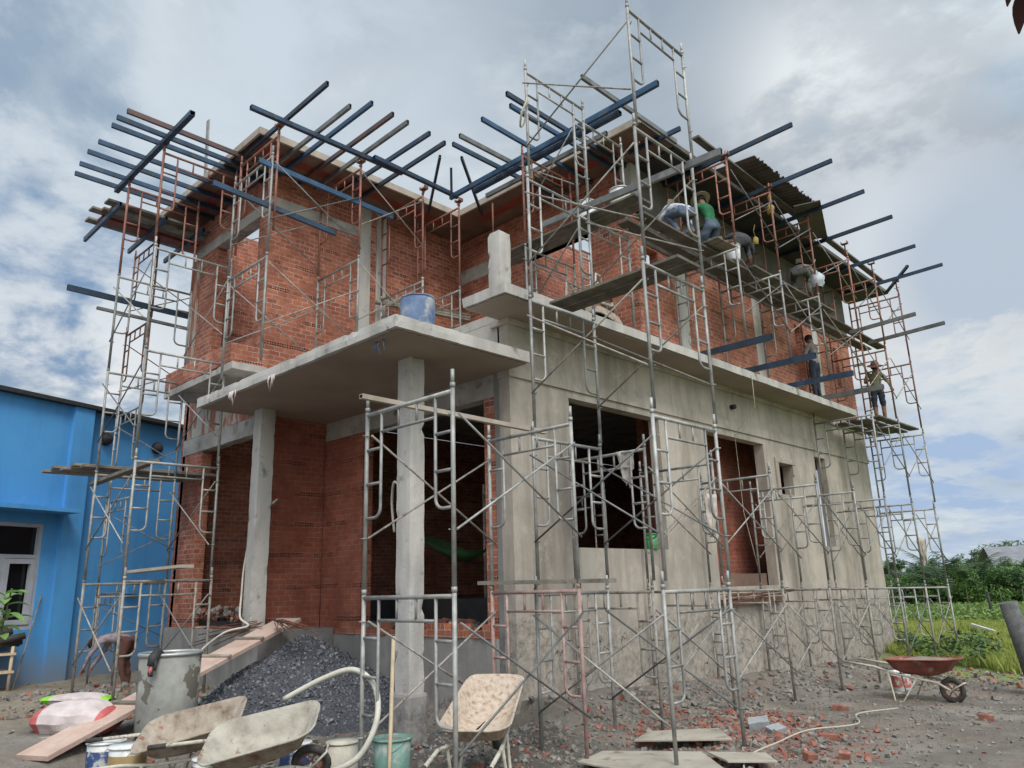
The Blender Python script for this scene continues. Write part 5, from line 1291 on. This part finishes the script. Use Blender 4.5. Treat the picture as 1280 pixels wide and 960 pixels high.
CAMP = Vector((6.757,-6.953,1.408))
def polar(u, d):
    """a spot on the field d metres from the viewpoint in the direction of bearing u (degrees left of +y)"""
    a = R(u); return CAMP.x - math.sin(a)*d, CAMP.y + math.cos(a)*d
def plant(kind, vi, x, y, s, rz, label, group, name='tree', cat='tree'):
    o = thing(name, label, cat, (x,y,ground_z(x,y) if math.hypot(x,y) < 40 else -.55), rz, group); o.scale = (s,s,s*rnd.uniform(.92,1.08))
    for n, me in zip(('trunk','crown'), VAR[kind][vi]):
        c = bpy.data.objects.new(n, me); COL.objects.link(c); c.parent = o
WORD = ['first','second','third','fourth','fifth','sixth','seventh','eighth','ninth','tenth','eleventh','twelfth','thirteenth','fourteenth','fifteenth','sixteenth','seventeenth','eighteenth']
for i,(b,d,s) in enumerate(((18.6,58,.95),(15.8,52,1.0),(14.2,50,1.05),(13.1,54,.75),(17.2,62,1.05),(20.5,60,1.0))):
    x,y = polar(b,d+4); plant('palm', i%2, x, y, s*.85, i*1.3, f'stemless feathery palm behind the field, {WORD[i]} of the palms as numbered from the tallest clump', 'palms behind the field','palm','palm')
bl = [(21.5,44,1.),(20.2,42,.9),(19.0,44,1.05),(17.9,41,.95),(16.9,43,1.1),(16.0,40,.9),(15.1,42,1.),(14.3,39,.95),(13.4,41,1.1),(12.4,40,1.05),(11.4,41,1.15),(10.2,42,1.1),(9,41,1.1),(14.8,46,1.2),(12.9,47,1.2),(11.0,46,1.25)]
for i,(b,d,s) in enumerate(bl):
    x,y = polar(b,d+14); plant('bush', i%3, x, y, s*.74, i*.9, f'leafy green bush at the far side of the field, {WORD[i]} from the left' if i < 13 else f'taller green bush in the second line behind the field, {WORD[i-13]} from the left', 'bushes at the far side of the field', 'bush', 'bush')
for i,(b,d,s) in enumerate(((21.2,56,.8),(19.6,58,.7),(18.2,60,.75),(16.4,60,.8),(12.2,66,.7),(22.6,56,.8))):
    s *= .78
    x,y = polar(b,d); plant('dark', i%2, x, y, s, i*1.1, f'dark dense tree standing behind the bushes, {WORD[i]} of that kind', 'dark trees behind the bushes')
for i,(b,d,s) in enumerate(((13.3,105,.85),(12.1,100,.95),(11,108,.95),(9.8,104,.9),(14.6,118,.8),(16.2,125,.75))):
    x,y = polar(b,d); plant('pale', i%2, x, y, s*.6, i*1.7, f'pale hazy tree in the far distance at the right, {WORD[i]} of that kind', 'pale distant trees')
# far farmhouse
x,y = polar(9.9,76); fh = thing('farm_shed','low shed with a grey tin roof half hidden by the far bushes','shed',(x,y,-.55),R(25))
MB().box(-4,4,-2.5,2.5,0,2.6).build('wall', M['plaster_low'], fh)
MB().add([(-4.6,-3.2,2.5),(4.6,-3.2,2.5),(4.4,0,4.0),(-4.4,0,4.0),(4.6,3.2,2.5),(-4.6,3.2,2.5)],[(0,1,2,3),(3,2,4,5)]).build('roof', M['roof_tin'], fh)
# grass and weeds
def blades(name, label, n, region, h0, h1, mat, wide=.012):
    mb = MB()
    for _ in range(n):
        x, y = region()
        z = ground_z(x, y); h = rnd.uniform(h0, h1)*(.6+.8*max(0,.5+noise.noise((x*.4,y*.4,2)))); a = rnd.uniform(0,6.28); ln = rnd.uniform(.1,.5)*h
        w = wide*(1+math.hypot(x-CAMP.x,y-CAMP.y)/16)
        d = Vector((math.cos(a),math.sin(a),0)); s = Vector((-d.y,d.x,0))*w
        p = Vector((x,y,z-.02))
        mb.add([p-s, p+s, p+d*ln*.35+Vector((0,0,h*.6))+s*.7, p+d*ln+Vector((0,0,h)), p+d*ln*.35+Vector((0,0,h*.6))-s*.7],[(0,1,2,3,4)])
    return one(name, label, 'grass', mb, M[mat], None, 0, 'stuff')
def reg(b0,b1,d0,d1,pw=1.):
    def f():
        while True:
            b = rnd.uniform(b0,b1); d = d0+(d1-d0)*rnd.random()**pw; x,y = polar(b,d)
            if y + .72*x + 1.2*noise.noise((x*.6,y*.6,0)) > 12.0: return x,y
    return f
blades('tall_grass','yellow green grass growing over the field beyond the site',78000,reg(8.5,24,17.5,46,1.0),.1,.3,'grass_blade',.009)
mb = MB(); f = reg(8,24,34,48)
for _ in range(900):
    x,y = f(); leaf_quads(mb,(x,y,ground_z(x,y)+.25),(.4,.4,.3),16,.1,rnd.choice((0,0,1)))
one('field_weeds','low leafy weeds growing in the back of the field','weeds',mb,[M['weed'],M['leaf_mid']],None,0,'stuff')
mb = MB()
for c in ((1.6,11.2),(.9,11.9),(.2,13.4),(.4,12.6),(1.9,12.0),(.9,14.4),(1.3,15.5)):
    for _ in range(7): leaf_quads(mb,(c[0]+rnd.gauss(0,.3),c[1]+rnd.gauss(0,.3),ground_z(*c)+.25),(.25,.25,.28),26,.07,rnd.choice((0,1)))
one('edge_weeds','dark leafy weeds at the foot of the far corner of the house','weeds',mb,[M['leaf_dark'],M['leaf_mid']],None,0,'stuff')
# fence stakes in the field
x,y = polar(13.3,38); one('fence_post','dark wooden fence post standing out in the field','fence post',MB().tube([(x,y,-.6),(x-.05,y,.62)],.055,7),M['black'])
for i,b in enumerate((18.1,17.0,15.6,14.5,12.6,11.6)):
    x,y = polar(b,39); one('fence_stake',f'thin stake in the fence line across the field, {WORD[i]} from the left','fence stake',MB().tube([(x,y,-.6),(x+rnd.uniform(-.1,.1),y,.75)],.014,5),M['bark'],'thin fence stakes in the field')
x,y = polar(14.0,29); one('white_pole','white pole lying in the grass of the field','pole',MB().beam((x-.4,y+.5,-.18),(x+.4,y-.25,-.34),.08,.06),M['white_bucket'])
# sapling at the left edge
sx,sy = .27,-5.62
sp = thing('sapling','young plant with fresh broad green leaves at the left edge','plant',(sx,sy,ground_z(sx,sy)))
def leaf(mb, p, d, ln, w, droop=.35):
    p = Vector(p); d = Vector(d).normalized(); s = d.cross(Vector((0,0,1))).normalized(); vs = []
    for i in range(7):
        t = i/6; c = p + d*ln*t - Vector((0,0,droop*ln*t*t)); ww = w*math.sin(math.pi*min(.98,t*.92+.06))**.8
        vs += [c-s*ww+Vector((0,0,ww*.35)), c, c+s*ww+Vector((0,0,ww*.35))]
    F = []
    for i in range(6):
        for k in (0,1): F.append((i*3+k,i*3+k+1,i*3+k+4,i*3+k+3))
    mb.add(vs, F, 0, True)
mb = MB(); mb.tube([(0,0,-.1),(.02,.03,.6),(.08,.1,1.05),(.12,.16,1.72)],[.014,.012,.009,.005],6); mb.build('stem', M['bark'], sp)
mb = MB()
for i in range(17):
    a = i*2.4; z = 1.4+.3*(i/17); leaf(mb,(.07+.05*(z-1),.1+.05*(z-1),z),(math.cos(a),math.sin(a),.25+.4*rnd.random()),rnd.uniform(.16,.26),rnd.uniform(.03,.045),rnd.uniform(.3,.7))
mb.build('foliage', M['leaf_near'], sp)
# dark leaves hanging into the top right corner
CAMR = ((0.713962,0.699593,-0.028778),(0.200181,-0.164563,0.965840),(0.670959,-0.695334,-0.257537))
CAMPOS = (6.756899,-6.952576,1.408085)
LENS = 26.75712
TWX,TWY,TWZ = (6.547716,-4.308172,3.197880)
SEED = 0.0
GLOW = 3.2
EXPO = 0.55
SKYK = .67
BANKS = [((-0.196743,0.873539,0.445221),70,2.0,(0.22, 0.265, 0.33)),((-0.336723,0.801749,0.493778),110,1.5,(0.28, 0.33, 0.4)),((-0.453982,0.597507,0.660973),50,1.3,(0.31, 0.385, 0.47)),((-0.657755,0.382624,0.648812),60,1.2,(0.36, 0.41, 0.5)),((-0.261556,0.799334,0.540975),150,1.2,(0.8, 0.85, 0.88)),((-0.111246,0.840676,0.529989),140,0.9,(0.72, 0.77, 0.81)),((-0.232638,0.898195,0.372994),200,1.2,(0.78, 0.82, 0.86)),((-0.197592,0.950421,0.240121),160,1.8,(0.95, 0.93, 0.86)),((-0.158560,0.931142,0.328381),110,1.3,(0.5, 0.58, 0.68)),((-0.242365,0.963778,0.111320),200,1.4,(0.4, 0.53, 0.74)),((-0.921791,0.196272,0.334332),40,0.9,(0.42, 0.5, 0.62)),((-0.931727,0.265441,0.247844),130,1.0,(0.93, 0.93, 0.92)),((-0.824653,0.210771,0.524903),24,1.0,(0.7, 0.77, 0.83)),((-0.718239,0.369231,0.589747),24,0.9,(0.62, 0.71, 0.79))]
o = thing('small_tree','dark maroon leaves of a near twig hanging into the top right corner','tree',(TWX,TWY,TWZ))
gx, gy = 1.15, 1.1                                       # the little tree itself stands beside the viewer
mb = MB(); mb.tube([(gx,gy,-TWZ-.3),(gx+.03,gy,-1.6),(gx-.02,gy+.02,-.3),(gx,gy,.5)],[.06,.05,.035,.02],7)
mb.tube([(gx-.02,gy+.02,-.3),(.6,.6,.15),(.2,.2,.16),(.0,.0,.08),(-.02,-.02,0)],[.02,.014,.009,.006,.004],6); mb.build('trunk', M['bark'], o)
mb = MB()
for i in range(9):
    a = i*2.2; leaf(mb,(0,0,.03*i-.02),(math.cos(a),math.sin(a),-.4),rnd.uniform(.07,.1),.026,.7)
for i in range(140):
    a = rnd.uniform(0,6.28); r_ = rnd.uniform(.05,.5); leaf(mb,(gx+r_*math.cos(a),gy+r_*math.sin(a),rnd.uniform(-.5,.7)),(math.cos(a),math.sin(a),-.3),rnd.uniform(.08,.13),.03,.6)
mb.build('foliage', M['leaf_maroon'], o)

# ------------------------------------------------------------------ camera, sky, sun
cam = bpy.data.cameras.new('camera'); co = bpy.data.objects.new('camera', cam); COL.objects.link(co); scene.camera = co
cam.sensor_width = 36; cam.sensor_fit = 'HORIZONTAL'; cam.lens = LENS; cam.clip_start = .05; cam.clip_end = 3000
Rm = Matrix(CAMR).transposed().to_4x4(); co.matrix_world = Matrix.Translation(CAMPOS) @ Rm

SUN_EL, SUN_AZ = 52, 118          # azimuth measured from +y towards +x
sv = Vector((math.sin(R(SUN_AZ))*math.cos(R(SUN_EL)), math.cos(R(SUN_AZ))*math.cos(R(SUN_EL)), math.sin(R(SUN_EL))))
sun = bpy.data.lights.new('sun','SUN'); so = bpy.data.objects.new('sun', sun); COL.objects.link(so)
sun.energy = 1.5; sun.angle = R(20); sun.color = (1,.94,.86); so.rotation_euler = sv.to_track_quat('Z','Y').to_euler()

w = bpy.data.worlds.new('World'); scene.world = w; w.use_nodes = True; t = w.node_tree; t.nodes.clear()
def nd(typ, **kw):
    n = t.nodes.new(typ)
    for k_, v_ in kw.items(): setattr(n, k_, v_)
    return n
def lk(a, b): t.links.new(a, b)
def mth(op, a, b=0., c=None, clamp=False):
    n = nd('ShaderNodeMath', operation=op, use_clamp=clamp)
    for x, s in zip((a, b, c), n.inputs):
        if x is None: continue
        if isinstance(x, bpy.types.NodeSocket): lk(x, s)
        else: s.default_value = x
    return n.outputs[0]
sky = nd('ShaderNodeTexSky', sky_type='NISHITA'); sky.sun_disc = False; sky.sun_elevation = R(SUN_EL); sky.sun_rotation = R(SUN_AZ)
bg1 = nd('ShaderNodeBackground'); lk(sky.outputs[0], bg1.inputs[0]); bg1.inputs[1].default_value = .09
tc = nd('ShaderNodeTexCoord'); nrm = nd('ShaderNodeVectorMath', operation='NORMALIZE'); lk(tc.outputs['Generated'], nrm.inputs[0])
sep = nd('ShaderNodeSeparateXYZ'); lk(nrm.outputs[0], sep.inputs[0])
zc = mth('MAXIMUM', sep.outputs[2], 0.)
den = mth('ADD', zc, .22)
px = mth('DIVIDE', sep.outputs[0], den); py = mth('DIVIDE', sep.outputs[1], den)
cmb = nd('ShaderNodeCombineXYZ'); lk(px, cmb.inputs[0]); lk(py, cmb.inputs[1]); cmb.inputs[2].default_value = SEED
def cloud(scale, detail, rough, dist=.0, off=(0,0,0), sc=(1,1,1)):
    mp = nd('ShaderNodeMapping'); lk(cmb.outputs[0], mp.inputs[0]); mp.inputs[1].default_value = off; mp.inputs[3].default_value = sc
    n = nd('ShaderNodeTexNoise'); lk(mp.outputs[0], n.inputs['Vector']); n.inputs['Scale'].default_value = scale
    n.inputs['Detail'].default_value = detail; n.inputs['Roughness'].default_value = rough; n.inputs['Distortion'].default_value = dist
    return n.outputs['Fac']
def rng(x, a, b, lo=0., hi=1.):
    n = nd('ShaderNodeMapRange', interpolation_type='SMOOTHSTEP'); lk(x, n.inputs[0])
    for i_, v_ in enumerate((a, b, lo, hi)): n.inputs[i_+1].default_value = v_
    return n.outputs[0]
def mixc(f, a, b):
    n = nd('ShaderNodeMix', data_type='RGBA')
    if isinstance(f, bpy.types.NodeSocket): lk(f, n.inputs[0])
    else: n.inputs[0].default_value = f
    for x, s in ((a, n.inputs[6]), (b, n.inputs[7])):
        if isinstance(x, bpy.types.NodeSocket): lk(x, s)
        else: s.default_value = (*x, 1)
    return n.outputs[2]
big = cloud(.75, 4, .55, .3, (3.1,1.7,0)); mid = cloud(1.7, 7, .6, .4, (7.3,2.2,0)); fine = cloud(4.5, 8, .62, .2, (1.3,5.2,0))
shade = mth('ADD', mth('MULTIPLY', big, .68), mth('ADD', mth('MULTIPLY', mid, .26), mth('MULTIPLY', fine, .09)))
col = nd('ShaderNodeValToRGB'); shade = mth('MULTIPLY_ADD', mth('SUBTRACT', shade, .5), 1.35, .5); lk(shade, col.inputs[0]); e = col.color_ramp.elements
while len(e) < 6: e.new(.5)
for el_, (p_, c_) in zip(e, ((.36,(.22,.34,.52)),(.43,(.33,.43,.55)),(.485,(.5,.59,.68)),(.535,(.69,.76,.81)),(.585,(.5,.57,.64)),(.65,(.27,.325,.39)))): el_.position = p_; el_.color = (*c_, 1)
# low band: paler air near the horizon with piled cumulus
hor = rng(zc, .02, .3, 1., 0.)
cum = mth('MULTIPLY', rng(mth('ADD', mth('MULTIPLY', mid, .55), mth('MULTIPLY', fine, .45)), .47, .56), mth('MULTIPLY', rng(zc, .1, .2), rng(zc, .36, .56, 1., 0.)))
c2 = mixc(mth('MULTIPLY', hor, .4), col.outputs[0], (.63,.71,.76))
c3 = mixc(mth('MULTIPLY', cum, .75), c2, (.88,.87,.82))
# broad banks of darker and brighter cloud, fixed to their compass directions
for d_, k_, w_, c_ in BANKS:
    dd = nd('ShaderNodeVectorMath', operation='DOT_PRODUCT'); lk(nrm.outputs[0], dd.inputs[0]); dd.inputs[1].default_value = d_
    b_ = mth('POWER', mth('MAXIMUM', dd.outputs['Value'], 0.), k_)
    b_ = mth('MULTIPLY', b_, rng(mth('ADD', mth('MULTIPLY', mid, .65), mth('MULTIPLY', fine, .35)), .4, .56))
    c3 = mixc(mth('MULTIPLY', b_, w_, None, True), c3, c_)
# brighter cloud round the hidden sun
dt = nd('ShaderNodeVectorMath', operation='DOT_PRODUCT'); lk(nrm.outputs[0], dt.inputs[0]); dt.inputs[1].default_value = sv
glow = mth('ADD', 1., mth('MULTIPLY', mth('POWER', mth('MAXIMUM', dt.outputs['Value'], 0.), 3.), GLOW))
bg2 = nd('ShaderNodeBackground'); lk(c3, bg2.inputs[0]); lk(mth('MULTIPLY', glow, SKYK), bg2.inputs[1])
ms = nd('ShaderNodeMixShader'); lk(rng(shade, .0, .12), ms.inputs[0]); lk(bg1.outputs[0], ms.inputs[1]); lk(bg2.outputs[0], ms.inputs[2])
out = nd('ShaderNodeOutputWorld'); lk(ms.outputs[0], out.inputs[0])

vs = scene.view_settings; scene.display_settings.display_device = 'sRGB'; vs.view_transform = 'Standard'; vs.look = 'None'; vs.gamma = 1; vs.exposure = EXPO; vs.use_curve_mapping = False
scene.render.engine = 'CYCLES'; scene.render.resolution_x = 1024; scene.render.resolution_y = 768
scene.cycles.max_bounces = 6; scene.cycles.diffuse_bounces = 3; scene.cycles.transparent_max_bounces = 4
